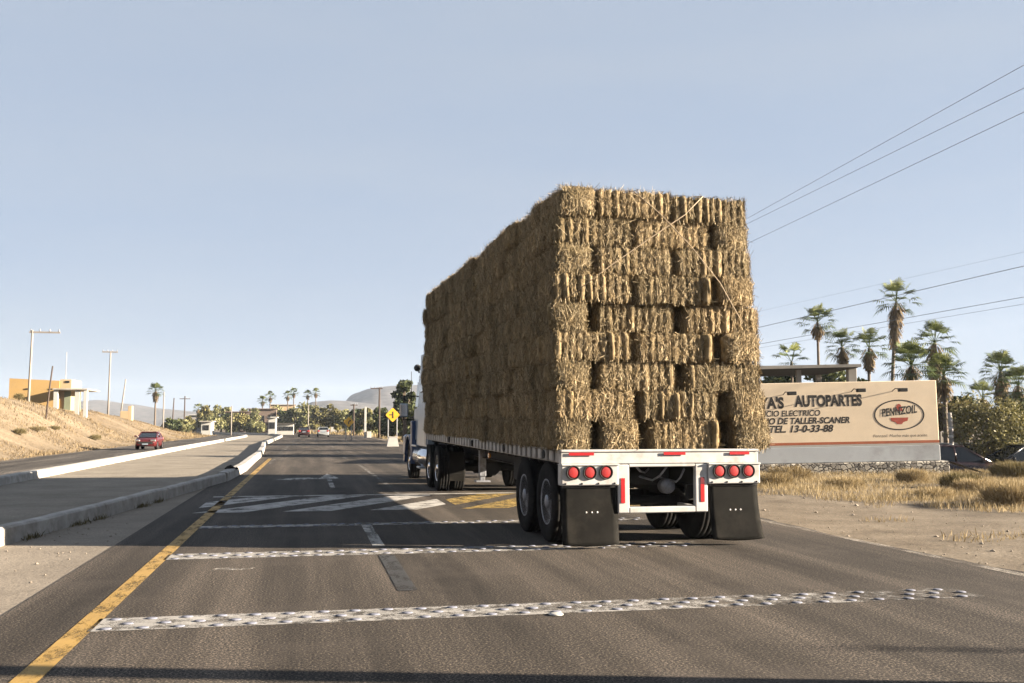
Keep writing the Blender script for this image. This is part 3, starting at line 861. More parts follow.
# ------------------------------------------------------------------ hay bales
def bale_mesh(name, L, W, Hh, kind, seed, nstraw):
    """a bale of pressed flakes with loose straws; long axis along x, centred, base at z=0"""
    rg = np.random.default_rng(seed)
    nf = 10 if kind == 'flaky' else 9
    cuts = np.linspace(-L / 2, L / 2, nf + 1); cuts[1:-1] += rg.uniform(-.015, .015, nf - 1)
    deep = {'flaky': .12, 'fuzzy': .06, 'mid': .095}[kind]
    # cross-section outline (y, z) counter-clockwise
    ol = []
    cr = .065
    def corner(cy, cz, a0):
        for k in range(4):
            a = a0 + PI / 2 * k / 3; ol.append((cy + cr * math.cos(a), cz + cr * math.sin(a)))
    hw, hh = W / 2, Hh / 2
    for seg in range(4):
        if seg == 0:
            corner(hw - cr, hh - cr, 0)
            for t in (.75, .5, .25): ol.append(((hw - cr) * (2 * t - 1), hh))
        elif seg == 1:
            corner(-hw + cr, hh - cr, PI / 2)
            for t in (.75, .5, .25): ol.append((-hw, (hh - cr) * (2 * t - 1)))
        elif seg == 2:
            corner(-hw + cr, -hh + cr, PI)
            for t in (.25, .5, .75): ol.append(((hw - cr) * (2 * t - 1), -hh))
        else:
            corner(hw - cr, -hh + cr, 1.5 * PI)
            for t in (.25, .5, .75): ol.append((hw, (hh - cr) * (2 * t - 1)))
    ol = np.array(ol); npt = len(ol)
    rings = []; xs = []
    for i in range(nf):
        a, b = cuts[i], cuts[i + 1]
        off = np.array([rg.uniform(-.032, .032), rg.uniform(-.008, .008)])
        if kind == 'flaky': off *= 1.15
        if rg.random() < .16 and kind != 'fuzzy': off[0] *= 2.2
        d0 = deep * rg.uniform(.55, 1.25)
        sh = rg.uniform(-.012, .012)
        for t, g in ((.02, 1.0), (.10, .42), (.24, .1), (.5, 0.0), (.76, .1), (.90, .42), (.98, 1.0)):
            end = .8 if (i == 0 and t < .3) or (i == nf - 1 and t > .7) else 1.0
            sc = 1 - np.array([g * d0 * end / hw, g * d0 * .5 * end / hh])
            p = ol * sc + off * (1 - g * .4) + rg.normal(0, .006, ol.shape)
            rings.append(p); xs.append(a + (b - a) * t + rg.normal(0, .002, npt) + sh * ol[:, 1] / hh)
    P = np.zeros((len(rings), npt, 3))
    P[:, :, 0] = np.array(xs); P[:, :, 1:] = np.array(rings); P[:, :, 2] += hh
    V = [tuple(p) for p in P.reshape(-1, 3)]
    Fc = []
    for r in range(len(rings) - 1):
        for k in range(npt):
            a = r * npt + k; b = r * npt + (k + 1) % npt
            Fc.append((a, b, b + npt, a + npt))
    for end, sx in ((0, -1), (len(rings) - 1, 1)):      # bulging end caps
        base = len(V)
        for q, (rr, bx) in enumerate(((.8, .025), (.5, .035), (.2, .03))):
            for k in range(npt):
                V.append((P[end, k, 0] * 1 + sx * bx + rg.normal(0, .012), P[end, :, 1].mean() + (P[end, k, 1] - P[end, :, 1].mean()) * rr, hh + (P[end, k, 2] - hh) * rr))
        prev = [end * npt + k for k in range(npt)]
        for q in range(3):
            cur = [base + q * npt + k for k in range(npt)]
            for k in range(npt):
                qd = (prev[k], prev[(k + 1) % npt], cur[(k + 1) % npt], cur[k])
                Fc.append(qd if sx > 0 else qd[::-1])
            prev = cur
        Fc.append(tuple(prev) if sx > 0 else tuple(reversed(prev)))
    nb = len(Fc)
    tones = [float(np.clip(rg.normal(.42 if kind != 'flaky' else .47, .12), 0, 1)) for _ in range(nb)]
    # loose straws on the four long faces and both ends
    S = nstraw
    face = rg.choice(6, S, p=[.27, .27, .10, .08, .14, .14])
    u = rg.uniform(-1, 1, S); w = rg.uniform(-1, 1, S)
    c = np.zeros((S, 3)); nrm = np.zeros((S, 3)); d = np.zeros((S, 3))
    ang = rg.normal(0, .42 if kind != 'flaky' else .3, S)
    wild = rg.random(S) < (.24 if kind == 'fuzzy' else .12)
    ang[wild] = rg.uniform(-1.57, 1.57, wild.sum())
    for fidx in range(6):
        m = face == fidx
        if fidx < 2:
            sg = 1 if fidx == 0 else -1
            xx = u[m] * L / 2
            # straws cling to the flakes rather than to the grooves
            fi = np.clip(np.searchsorted(cuts, xx) - 1, 0, nf - 1); mid = (cuts[fi] + cuts[fi + 1]) / 2; half = (cuts[fi + 1] - cuts[fi]) / 2
            rel = (xx - mid) / half
            sq = .78 if kind == 'flaky' else .97
            xx = mid + rel * half * sq
            dip = deep * .9 * np.clip(np.abs(rel * sq) - .45, 0, 1) ** 1.5 * 1.6
            c[m] = np.stack([xx, sg * (hw - dip), hh + w[m] * hh * .8], 1); nrm[m] = (0, sg, 0)
            d[m] = np.stack([np.sin(ang[m]), np.zeros(m.sum()), np.cos(ang[m])], 1)
        elif fidx < 4:
            sg = 1 if fidx == 2 else -1
            c[m] = np.stack([u[m] * L / 2, w[m] * hw * .95, np.full(m.sum(), hh + sg * hh)], 1); nrm[m] = (0, 0, sg)
            d[m] = np.stack([np.sin(ang[m]), np.cos(ang[m]), np.zeros(m.sum())], 1)
        else:
            sg = 1 if fidx == 4 else -1
            a2 = ang[m] * 1.05
            rr = np.maximum(np.abs(u[m]), np.abs(w[m]))
            c[m] = np.stack([sg * (L / 2 + .035 * (1 - rr ** 3)), u[m] * hw * .93, hh + w[m] * hh * .93], 1); nrm[m] = (sg, 0, 0)
            d[m] = np.stack([np.zeros(m.sum()), np.sin(a2), np.cos(a2)], 1)
    lift = rg.uniform(-.004, .012, S) + (rg.random(S) < .15) * rg.uniform(0, .03, S)
    c += nrm * lift[:, None]
    tilt = rg.normal(.05, .28, S); tilt[(face == 2) | (face == 3)] *= .25
    d = d + nrm * tilt[:, None]
    d /= np.linalg.norm(d, axis=1)[:, None]
    ln = rg.uniform(.025, .075, S) * (1 + (rg.random(S) < .1) * .7)
    wd = rg.uniform(.0016, .0036, S)
    sd = np.cross(d, nrm + rg.normal(0, .4, (S, 3))); sd /= np.linalg.norm(sd, axis=1)[:, None] + 1e-9
    Q = np.stack([c - d * ln[:, None] - sd * wd[:, None], c - d * ln[:, None] + sd * wd[:, None], c + d * ln[:, None] + sd * wd[:, None] * .6, c + d * ln[:, None] - sd * wd[:, None] * .6], 1)
    nv0 = len(V)
    allv = np.concatenate([np.array(V), Q.reshape(-1, 3)]).astype(np.float32)
    lv = [i for f in Fc for i in f]
    starts = np.cumsum([0] + [len(f) for f in Fc])[:-1].astype(np.int32)
    loops = np.concatenate([np.array(lv, dtype=np.int32), nv0 + np.arange(S * 4, dtype=np.int32)])
    st = np.concatenate([starts, len(lv) + np.arange(0, S * 4, 4, dtype=np.int32)])
    me = bpy.data.meshes.new(name)
    me.vertices.add(len(allv)); me.vertices.foreach_set('co', allv.ravel())
    me.loops.add(len(loops)); me.loops.foreach_set('vertex_index', loops)
    me.polygons.add(len(st)); me.polygons.foreach_set('loop_start', st.astype(np.int32))
    me.update(calc_edges=True)
    me.polygons.foreach_set('use_smooth', [True] * nb + [False] * S)
    tn = np.concatenate([tones, np.clip(rg.normal(.6, .25, S), 0, 1)]).astype(np.float32)
    a = me.attributes.new('tone', 'FLOAT', 'FACE'); a.data.foreach_set('value', tn)
    me.materials.append(M['straw'])
    return me
KINDS = ['flaky', 'fuzzy', 'mid']
BL, BW, BH = .965, .44, .358
LH = .3645
LONG = {k: [bale_mesh('hay_bale', BL, BW, BH, k, 100 + 10 * i + j, (4600, 8000, 6400)[i]) for j in range(4)] for i, k in enumerate(KINDS)}
ORD = {1: 'bottom', 2: 'second', 3: 'third', 4: 'fourth', 5: 'fifth', 6: 'sixth', 7: 'seventh', 8: 'eighth', 9: 'top'}
NTH = ['first', 'second', 'third', 'fourth', 'fifth', 'sixth', 'seventh', 'eighth', 'ninth', 'tenth', 'eleventh', 'twelfth', 'thirteenth', 'fourteenth', 'fifteenth', 'sixteenth', 'seventeenth', 'eighteenth', 'nineteenth', 'twentieth', 'twenty-first', 'twenty-second', 'twenty-third', 'twenty-fourth', 'twenty-fifth', 'twenty-sixth']
def bale(x, y, z, along_y, kind, label, sx=1.0, sw=1.0, j=1.0, sz=1.0):
    me = random.choice(LONG[kind])
    o = bpy.data.objects.new('hay_bale', me); COL.objects.link(o)
    rot = (PI / 2 if along_y else 0) + (PI if random.random() < .5 else 0) + random.gauss(0, .014) * j
    o.matrix_world = TM @ Matrix.Translation((x, y, z)) @ Matrix.Rotation(rot, 4, 'Z') @ Matrix.Rotation(random.gauss(0, .01) * j, 4, 'Y') @ Matrix.Diagonal((sx, sw, sz, 1))
    tag(o, label, 'hay bale', 'hay bales stacked on the trailer')
    return o
def row_name(k): return {0: 'bottom row', 8: 'top row'}.get(k, NTH[k] + ' row from the bottom')
#  rear wall as measured: A = narrow end at the left, B = narrow end at the right; f flaky, z fuzzy, m mid
REAR = {0: ('S', 'mzmz'), 1: ('B', 'zfm'), 2: ('A', 'mmz'), 3: ('B', 'fmm'), 4: ('A', 'mff'), 5: ('B', 'fmm'), 6: ('A', 'zmf'), 7: ('B', 'mzm'), 8: ('A', 'mff')}
KK = {'f': 'flaky', 'z': 'fuzzy', 'm': 'mid'}
POSN = ['leftmost', 'second from the left', 'third from the left', 'rightmost']
def layer_z(k, y): return 1.2 + k * LH * (1 + .035 * y / 12.2) + rz_(y)
START_L, START_R = {}, {}
# row extents: the stack leans in towards the top
EXT = {0: (-1.34, 1.46), 1: (-1.34, 1.42), 2: (-1.36, 1.38), 3: (-1.38, 1.36), 4: (-1.38, 1.38), 5: (-1.36, 1.30), 6: (-1.33, 1.28), 7: (-1.33, 1.26), 8: (-1.29, 1.22)}
for k in range(9):
    typ, kinds = REAR[k]
    xl, xr = EXT[k]
    z = layer_z(k, 0)
    row_off = (.0, -.02, .03, -.025, .02, -.035, .01, .03, -.01)[k]
    wtot = xr - xl
    cells = {'A': [('e', .46), ('l', 1.0), ('l', 1.0)], 'B': [('l', 1.0), ('l', 1.0), ('e', .46)], 'S': [('e', .46), ('e', .46), ('l', .9), ('e', .46)]}[typ]
    tot = sum(c[1] for c in cells); gap = (wtot - tot) / (len(cells) - 1)
    gaps = [gap * random.uniform(.5, 1.5) for _ in cells[:-1]]
    if typ == 'B': gaps = [gap * .75, gap * 1.25]
    if typ == 'A': gaps = [gap * .9, gap * 1.1]
    x = xl
    for i, (t, wdt) in enumerate(cells):
        yoff = random.uniform(-.02, .03) + row_off
        pos = 'rightmost' if i == len(cells) - 1 else POSN[i]
        if k == 8 and i == 2: z -= .045
        look = {'f': 'ridged', 'z': 'shaggy', 'm': 'ragged'}[kinds[i]]
        if t == 'e':
            lab = 'end-on straw bale, %s, %s, sunlit rear wall' % (pos, row_name(k))
            bale(x + wdt / 2, .5 + yoff, z, True, KK[kinds[i]], lab)
            if i == 0: START_L[k] = 1.02
            if i == len(cells) - 1: START_R[k] = 1.02
        else:
            lab = '%s lengthwise bale, %s, %s, sunlit rear wall' % (look, pos, row_name(k))
            bale(x + wdt / 2, .235 + yoff, z, False, KK[kinds[i]], lab, sx=wdt)
            if i == 0: START_L[k] = .49
            if i == len(cells) - 1: START_R[k] = .49
        x += wdt + (gaps[i] if i < len(gaps) else 0)
# left side in the shade
HL = 12.65
for k in range(9):
    y = START_L[k]; n = 1
    xl = EXT[k][0]
    while y < HL - .3:
        rem = HL - y
        lo = random.random() < .62 and rem > .9
        kind = random.choice(['mid', 'fuzzy', 'mid', 'flaky'])
        xo = xl + random.uniform(-.05, .055)
        z = layer_z(k, y + .3) + random.uniform(0, .008)
        if lo:
            lab = 'shaded lengthwise bale, %s from the rear, %s, left side' % (NTH[n], row_name(k))
            bale(xo + .23, y + .5, z, True, kind, lab); y += 1.015
        else:
            lab = 'shaded end-on bale, %s from the rear, %s, left side' % (NTH[n], row_name(k))
            bale(xo + .5, y + .23, z, False, kind, lab); y += .475
        n += 1
# sunny right side, turned away from the camera
for k in range(9):
    y = START_R[k]
    xr = EXT[k][1] - .02
    while y < HL - .4:
        bale(xr - .23 + random.uniform(-.02, .02), y + .5, layer_z(k, y + .5), True, random.choice(KINDS), 'hay bale on the far right flank of the load, away from the camera')
        y += 1.02
y = 1.1
while y < HL - .5:                                 # the middle of the top and lower courses closes the stack
    for x in (-.35, .18):
        bale(x, y + .5, layer_z(8, y + .5) - .01, True, random.choice(KINDS), 'hay bale in the middle of the top course, behind the outer bales')
    y += 1.02

# ropes over the tail of the load, following the bales' faces
def rope(pts, label):
    mb = MB()
    P = [TM @ Vector(p) for p in pts]
    mb.tube(P, .0062, 6)
    return tag(mb.build('load_rope', M['rope']), label, 'rope', None)
rope([(-1.22, -.095, 3.05), (-.7, -.11, 3.45), (-.2, -.11, 3.8), (.33, -.095, 4.16), (.6, -.04, 4.42), (.62, .3, 4.5)], 'tan rope rising from the left edge to the top right of the rear hay wall')
rope([(-.36, .3, 4.52), (-.34, -.05, 4.44), (0, -.1, 4.15), (.4, -.115, 3.75), (.78, -.115, 3.3), (1.08, -.105, 2.8)], 'tan rope falling from the top middle to the right side of the rear hay wall')

# ------------------------------------------------------------------ advertising wall at the right
M['wall_cream'] = paint('cream wall paint', (1.34, 1.1, .8), .85, .07, 1.1, dirt=(1.14, .93, .68))
M['wall_blue'] = paint('pale blue-grey band', (.72, .76, .8), .85, .08, .9, dirt=(.42, .42, .42))
M['text_dark'] = paint('sign lettering', (.025, .02, .018), .8, .2, 8)
M['text_red'] = paint('red lettering', (.62, .1, .06), .8, .15, 8)
M['stripe_red'] = paint('orange red stripe', (.62, .17, .07), .8, .12, 4)
M['stripe_pale'] = paint('white stripe', (.7, .68, .63), .8, .08, 4)
def stone_mat():
    m, nt, b = new_mat('rubble stone')
    tc = nt.nodes.new('ShaderNodeTexCoord')
    mp = nt.nodes.new('ShaderNodeMapping'); mp.inputs['Scale'].default_value = (1, 1, 1.25)
    wob_ = noise(nt, 2.5, 3.0)
    nt.links.new(mixc(nt, .18, tc.outputs['Object'], wob_.outputs[1]), mp.inputs[0])
    v = nt.nodes.new('ShaderNodeTexVoronoi'); v.feature = 'DISTANCE_TO_EDGE'; v.inputs['Scale'].default_value = 8.5
    nt.links.new(mp.outputs[0], v.inputs['Vector'])
    c = nt.nodes.new('ShaderNodeTexVoronoi'); c.inputs['Scale'].default_value = 8.5; nt.links.new(mp.outputs[0], c.inputs['Vector'])
    r = ramp(nt, [(0, (.1, .09, .08)), (.3, (.22, .2, .17)), (.6, (.34, .31, .26)), (1, (.44, .41, .35))])
    sep = nt.nodes.new('ShaderNodeSeparateColor'); nt.links.new(c.outputs['Color'], sep.inputs[0]); nt.links.new(sep.outputs[0], r.inputs[0])
    e = ramp(nt, [(.04, (0, 0, 0)), (.13, (1, 1, 1))]); nt.links.new(v.outputs[0], e.inputs[0])
    nt.links.new(mixc(nt, e.outputs[0], (.035, .03, .026), r.outputs[0]), b.inputs['Base Color'])
    b.inputs['Roughness'].default_value = .95
    bump(nt, b, e.outputs[0], 1.0, .05)
    return m
M['stone'] = stone_mat()
DW = 30.7                                          # distance of the wall along the camera's axis
CR = Vector((math.cos(YAW), -math.sin(YAW), 0)); CF = Vector((math.sin(YAW), math.cos(YAW), 0))
UPX = DW / F
def wu(px): return (px - 822) * UPX
def wv(py): return (461.0 - py) * UPX
wc = CF * DW + CR * ((822 - CX) * UPX); wc.z = H + (425 - 461) * UPX
wall = empty('advertising_wall', tuple(wc), -YAW, 'long cream and grey painted wall with dark lettering and an oval emblem, on a stone base', 'sign wall')
wall.rotation_euler = (0, -math.radians(1.1), -YAW)
UL, UR = wu(700), wu(937.5)
def wob_box(x0, x1, z0, z1, y0=0, y1=.3):
    return [(x0, y0, z0), (x1, y0, z0), (x1, y0, z1), (x0, y0, z1)]
zb, zs, zt = 0.0, wv(446.5), wv(382.5)
mb = MB(); mb.box(UL, UR, 0, .28, zs, zt, .012); mb.build('wall_panel', M['wall_cream'], wall)
mb = MB(); mb.box(UL, UR + .01, -.012, .29, -.04, zs - .005, .01); mb.build('lower_band', M['wall_blue'], wall)
mb = MB(); mb.box(UL, UR, -.006, -.001, wv(444.6), wv(442.0)); mb.build('red_stripe', M['stripe_red'], wall)
mb = MB(); mb.box(UL, UR, -.006, -.001, wv(446.4), wv(444.75)); mb.build('white_stripe', M['stripe_pale'], wall)
def text(body, px0, px1, base_py, cap_px, mat, parent, shear=0.0, name='lettering', bold=.0, y=-.0025, rise=0.0):
    cu = bpy.data.curves.new(name, 'FONT'); cu.body = body; cu.shear = shear; cu.offset = bold; cu.extrude = 0.0
    t = bpy.data.objects.new('tmp_text', cu); COL.objects.link(t)
    dg = bpy.context.evaluated_depsgraph_get(); dg.update()
    me = bpy.data.meshes.new_from_object(t.evaluated_get(dg))
    bpy.data.objects.remove(t)
    co = np.zeros(len(me.vertices) * 3); me.vertices.foreach_get('co', co); co = co.reshape(-1, 3)
    x0, x1 = co[:, 0].min(), co[:, 0].max()
    cap = .69
    u0, u1 = wu(px0), wu(px1); sc = cap_px * UPX / cap
    X = u0 + (co[:, 0] - x0) / (x1 - x0) * (u1 - u0)
    Z = wv(base_py) + co[:, 1] * sc + (X - u0) * rise
    co = np.stack([X, np.full(len(X), y) + co[:, 2], Z], 1)
    me.vertices.foreach_set('co', co.ravel()); me.update()
    me.name = name
    me.materials.clear(); me.materials.append(mat)
    o = bpy.data.objects.new(name, me); COL.objects.link(o); o.parent = parent
    return o
TD = M['text_dark']
text("YA'S", 759.5, 784.5, 407.3, 10.2, TD, wall, bold=.05)
text("AUTOPARTES", 795, 862.5, 406.0, 10.3, TD, wall, bold=.05)
text("SERVICIO ELECTRICO", 748, 820.5, 415.6, 5.6, TD, wall, shear=.15, bold=.02)
text("SERVICIO DE TALLER-SCANER", 741, 849.5, 423.3, 5.9, TD, wall, shear=.22, bold=.034)
text("TEL. 13-0-33-88", 769, 833, 431.6, 6.6, TD, wall, shear=.25, bold=.034)
cxo, cyo = wu(899), wv(416.4)
mb = MB()
N = 48
for i in range(N):
    a = 2 * PI * i / N; b = 2 * PI * (i + 1) / N
    q = []
    for t, k in ((a, 1.0), (b, 1.0), (b, .945), (a, .945)):
        q.append((cxo + 25.2 * UPX * k * math.cos(t), -.003, cyo + 15.2 * UPX * (k - (1 - k) * .4) * math.sin(t)))
    mb.prism(q, (0, .002, 0))
mb.build('oval_outline', TD, wall)
text("PENNZOIL", 881.5, 917, 417.8, 7.4, TD, wall, shear=.12, bold=.03, y=-.0052, rise=.10)
mb = MB()
bell = [(-5, -1), (-3.6, 2), (-2.6, 5), (-.8, 6.4), (.8, 6.4), (2.6, 5), (3.6, 2), (5, -1)]
mb.prism([(cxo + x * UPX * .85, -.003, cyo + (z + 4.6) * UPX) for x, z in bell], (0, .002, 0))
bell2 = [(-9, 3), (9, 3), (8, .5), (4, -.5), (2.2, -2), (-2.2, -2), (-4, -.5), (-8, .5)]
mb.prism([(cxo + x * UPX, -.003, cyo + (z * 1.3 - 6.6) * UPX) for x, z in bell2], (0, .002, 0))
mb.build('bell_emblem', M['text_red'], wall)
text("Pennzoil. Mucho más que aceite.", 872, 926.5, 438.2, 2.7, TD, wall, shear=.2)
for px, py in ((788, 393.5), (856, 391.8), (897, 392.2)):   # floodlights held out on arms
    mb = MB(); mb.box(wu(px) - .13, wu(px) + .13, -.62, -.45, wv(py) - .05, wv(py) + .06, .015); fx = mb.build('floodlight', M['black_metal'], wall)
    mb = MB(); mb.tube([(wu(px), -.5, wv(py) + .03), (wu(px) - .1, -.2, wv(py) + .06), (wu(px) - .12, 0, wv(py) - .02)], .014, 6); mb.build('lamp_arm', M['black_metal'], fx)
# stone plinth below the wall
mb = MB()
mb.box(UL, UR + .22, -.16, .45, -.85, -.05, .03)
mb.poly([(UR + .2, -.16, -.05), (UR + .2, .45, -.05), (UR + 2.2, .45, -.75), (UR + 2.2, -.16, -.75)])
pl = mb.build('stone_base', M['stone'], wall)

# ------------------------------------------------------------------ flat-roofed shelter behind the wall
M['roof_grey'] = paint('dark roof', (.06, .052, .045), .9, .2, 1)  # far house roof colour, also the painted shade under the shelter slab
M['slab'] = paint('pale concrete slab', (.5, .46, .4), .9, .12, 1.2, dirt=(.3, .27, .23))
def wpt(px, py, D):
    """point at camera-axis distance D"""
    p = CF * D + CR * ((px - CX) / F * D); p.z = H + (425 - py) / F * D
    return p
p = wpt(800, 425, 38.0)
shelter = empty('roofed_shelter', (p.x, p.y, 0), -YAW, 'flat concrete roof on square columns rising behind the advertising wall', 'shelter')
k = 38.0 / F
zs0 = H + (425 - 367.5) * k; 
mb = MB(); mb.prism([(-3.0, 0, zs0 - .1), (2.36, 0, zs0 + .02), (2.36, 0, zs0 + .13), (-3.0, 0, zs0 + .03)], (0, 5.0, -.05)); mb.build('roof_slab', M['slab'], shelter)
mb = MB(); mb.prism([(-2.9, .12, zs0 - .125), (2.26, .12, zs0 - .01), (2.26, .12, zs0 + .015), (-2.9, .12, zs0 - .105)], (0, 4.8, -.05)); mb.build('underside_shade', M['roof_grey'], shelter)  # dark sheet that paints in the shade beneath the slab
for x, y, w in ((.12, .5, .09), (2.12, .3, .16), (-1.8, .5, .09), (-1.8, 4.4, .1), (2.1, 4.4, .1)):
    mb = MB(); mb.box(x - w, x + w, y, y + 2 * w, 0, zs0 + .05, .01); mb.build('column', M['slab'], shelter)

# ------------------------------------------------------------------ palms
def palm(px, D, top_py, base_z, R, label, group, n=34, trunk_r=.17, lean=0.0, skirt=1.0, seed=1, thin=1.0, base_px=None):
    """fan palm: crown centre at a measured place, distance D from the camera"""
    rg = np.random.default_rng(seed)
    cpos = wpt(px, top_py, D)
    bpx = base_px if base_px is not None else px
    b = wpt(bpx, 425, D); b.z = base_z
    n = max(16, int(n * .85)); R *= 1.12; trunk_r *= .66
    root = empty('fan_palm', tuple(b), 0, label, 'palm tree', group)
    c = cpos - b
    # bowed trunk
    pts = []; rad = []
    for i in range(9):
        t = i / 8
        pts.append(Vector((c.x * t ** 1.4, c.y * t ** 1.4, c.z * t))); rad.append(trunk_r * (1.15 - .35 * t) * (1 + .04 * (i % 2)))
    mb = MB(); mb.tube(pts, rad, 9); mb.build('trunk', M['palm_trunk'], root)
    Q = []; T = []
    for i in range(n):
        az = 2.399 * i + rg.uniform(-.3, .3)
        f_ = (i + .5) / n
        el = math.radians(82 - 112 * f_ + rg.uniform(-9, 9))
        dirv = np.array([math.cos(az) * math.cos(el), math.sin(az) * math.cos(el), math.sin(el)])
        side = np.array([-math.sin(az), math.cos(az), 0.])
        upv = np.cross(dirv, side); 
        pl_ = R * rg.uniform(.5, .78); L = R * rg.uniform(.46, .62)
        base = np.array(c)
        tip = base + dirv * pl_ + np.array([0, 0, -.05 * R * (1 - dirv[2])])
        w = .012 * R + .008
        Q.append([base - side * w, base + side * w, tip + side * w * .7, tip - side * w * .7]); T.append(.55)
        nb = 13
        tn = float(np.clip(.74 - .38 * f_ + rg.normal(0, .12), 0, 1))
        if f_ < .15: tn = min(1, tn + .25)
        for j in range(nb):
            a = (j / (nb - 1) - .5) * math.radians(165)
            fold = .25 * abs(math.sin(a))
            dd = dirv * math.cos(a) + side * math.sin(a) + upv * fold * .5
            dd /= np.linalg.norm(dd)
            ln = L * (1 - .22 * abs(a) / 1.8) * rg.uniform(.88, 1.08)
            ps = np.cross(dd, upv); ps /= np.linalg.norm(ps) + 1e-9
            ww = L * .042 * thin
            mid = tip + dd * ln * .6
            drop = np.array([0, 0, -1.0]) * ln * .30 * rg.uniform(.6, 1.3)
            end = tip + dd * ln * .95 + drop
            Q.append([tip - ps * ww * .35, tip + ps * ww * .35, mid + ps * ww, mid - ps * ww]); T.append(np.clip(tn + rg.normal(0, .06), 0, 1))
            Q.append([mid - ps * ww, mid + ps * ww, end + ps * ww * .12, end - ps * ww * .12]); T.append(np.clip(tn + .05 + rg.normal(0, .06), 0, 1))
    soup('crown', np.array(Q), T, M['palm_leaf'], root)
    if skirt > 0:
        Q = []; T = []
        ns = int(170 * min(1.6, skirt))
        hgt = R * .95 * skirt
        for i in range(ns):
            az = rg.uniform(0, 2 * PI); t = rg.uniform(0, 1) ** .8
            r0 = trunk_r * 1.1 + R * .12 * (1 - t) + rg.uniform(0, R * .1)
            z0 = c[2] - t * hgt * .8
            ax_ = c * ((c[2] - t * hgt * .8) / c[2]) ** 1.4
            o = np.array([ax_.x + math.cos(az) * r0 * .6, ax_.y + math.sin(az) * r0 * .6, z0])
            e = np.array([ax_.x + math.cos(az) * r0 * 1.5, ax_.y + math.sin(az) * r0 * 1.5, z0 - R * rg.uniform(.25, .5)])
            sd = np.array([-math.sin(az), math.cos(az), 0]) * R * rg.uniform(.02, .05)
            Q.append([o - sd * .4, o + sd * .4, e + sd, e - sd]); T.append(np.clip(rg.normal(.5, .2), 0, 1))
        soup('dead_frond_skirt', np.array(Q), T, M['palm_skirt'], root)
    return root
GP = 'palms behind the advertising wall'
palm(819, 58, 322, 0, 1.05, 'slim tall palm with round green crown, right above the flat shelter roof', GP, 36, .13, skirt=.7, seed=2)
palm(843, 50, 347, 0, .85, 'palm with dark trunk between the slim tall palm and the bent one', GP, 30, .17, skirt=.9, seed=3)
palm(870, 50, 348, 0, .9, 'palm with shaggy brown skirt just right of the shelter roof corner', GP, 30, .13, skirt=1.1, seed=4, base_px=868)
palm(899, 56, 302, 0, 1.15, 'tallest palm with long brown skirt and bent thin trunk', GP, 28, .15, skirt=2.3, seed=5, base_px=889)
palm(912, 42, 366, -.75, 1.0, 'broad low palm with dark green fronds behind the wall corner', GP, 46, .16, skirt=.4, seed=6)
palm(936, 44, 343, -.75, .92, 'palm with thick skirt rising over the right end of the wall', GP, 34, .16, skirt=1.7, seed=7)
palm(944, 40, 376, -.75, .85, 'low palm tucked under the skirted palm at the wall end', GP, 40, .15, skirt=1.0, seed=8)
palm(792, 44, 362, 2.2, .8, 'low yellow-green palm peeping over the left part of the shelter roof', GP, 20, .1, skirt=0, seed=9)
palm(1001, 46, 372, -.75, .9, 'dense palm standing over the olive mesquite tree', GP, 44, .16, skirt=1.5, seed=10)
palm(1018, 44, 386, -.75, .85, 'paler palm at the right edge beside the dense palm', GP, 40, .15, skirt=1.4, seed=12)
palm(982, 60, 398, -.75, 1.0, 'distant low palm just above the olive mesquite tree', GP, 34, .15, skirt=.6, seed=13)

# ------------------------------------------------------------------ leafy trees
def tree(px, D, top_py, base_z, wpx, label, mat, group=None, seed=0, n=2600, leaf=.09, clumps=26, crown_base=.25, trunk_r=None, name='leafy_tree', cat='tree', flat=1.0, xy=None, hw=None):
    rg = np.random.default_rng(seed + 500)
    if xy is None:
        b = wpt(px, 425, D); b.z = base_z
        hgt = wpt(px, top_py, D).z - base_z
        w = wpx * D / F / 2
    else:
        b = Vector((xy[0], xy[1], base_z)); hgt, w = hw
    root = empty(name, tuple(b), 0, label, cat, group)
    tr = trunk_r or .035 * hgt
    mb = MB()
    mb.tube([(0, 0, -.1), (.03 * hgt, .01, hgt * .25), (.0, .02 * hgt, hgt * .55), (.02 * hgt, 0, hgt * .8)], [tr, tr * .8, tr * .5, tr * .2], 8)
    cs = []
    for i in range(clumps):
        while True:
            q = rg.uniform(-1, 1, 3)
            r = np.linalg.norm(q)
            if .25 < r < 1: break
        zc = crown_base + (1 - crown_base) * .5
        cs.append(np.array([q[0] * w * .8, q[1] * w * .8, hgt * (zc + q[2] * (1 - crown_base) * .42 * flat)]))
    for i in range(min(9, clumps)):
        e = cs[i]; z0 = hgt * rg.uniform(.15, .4)
        mb.tube([(0, 0, z0), (e[0] * .5, e[1] * .5, z0 + (e[2] - z0) * .6), tuple(e)], [tr * .5, tr * .3, tr * .1], 6)
    mb.build('trunk', M['trunk'], root)
    per = n // clumps
    C = []; T = []
    for c in cs:
        rad = w * rg.uniform(.24, .42)
        tone = np.clip(rg.normal(.5, .2), .05, .95)
        d = rg.normal(0, 1, (per, 3)); d /= np.linalg.norm(d, axis=1)[:, None]
        rr = rad * rg.uniform(.2, 1.15, per) ** .6
        C.append(c + d * rr[:, None] * np.array([1, 1, .75])); T.append(np.clip(tone + rg.normal(0, .14, per), 0, 1))
    C = np.concatenate(C); T = np.concatenate(T)
    m = len(C)
    a = rg.normal(0, 1, (m, 3)); a /= np.linalg.norm(a, axis=1)[:, None]
    b_ = np.cross(a, rg.normal(0, 1, (m, 3))); b_ /= np.linalg.norm(b_, axis=1)[:, None]
    s1 = (leaf * rg.uniform(.6, 1.3, m))[:, None]; s2 = s1 * .55
    soup('crown', np.stack([C - a * s1, C - b_ * s2, C + a * s1, C + b_ * s2], 1), T, mat, root)
    return root
GT = 'trees behind the advertising wall'
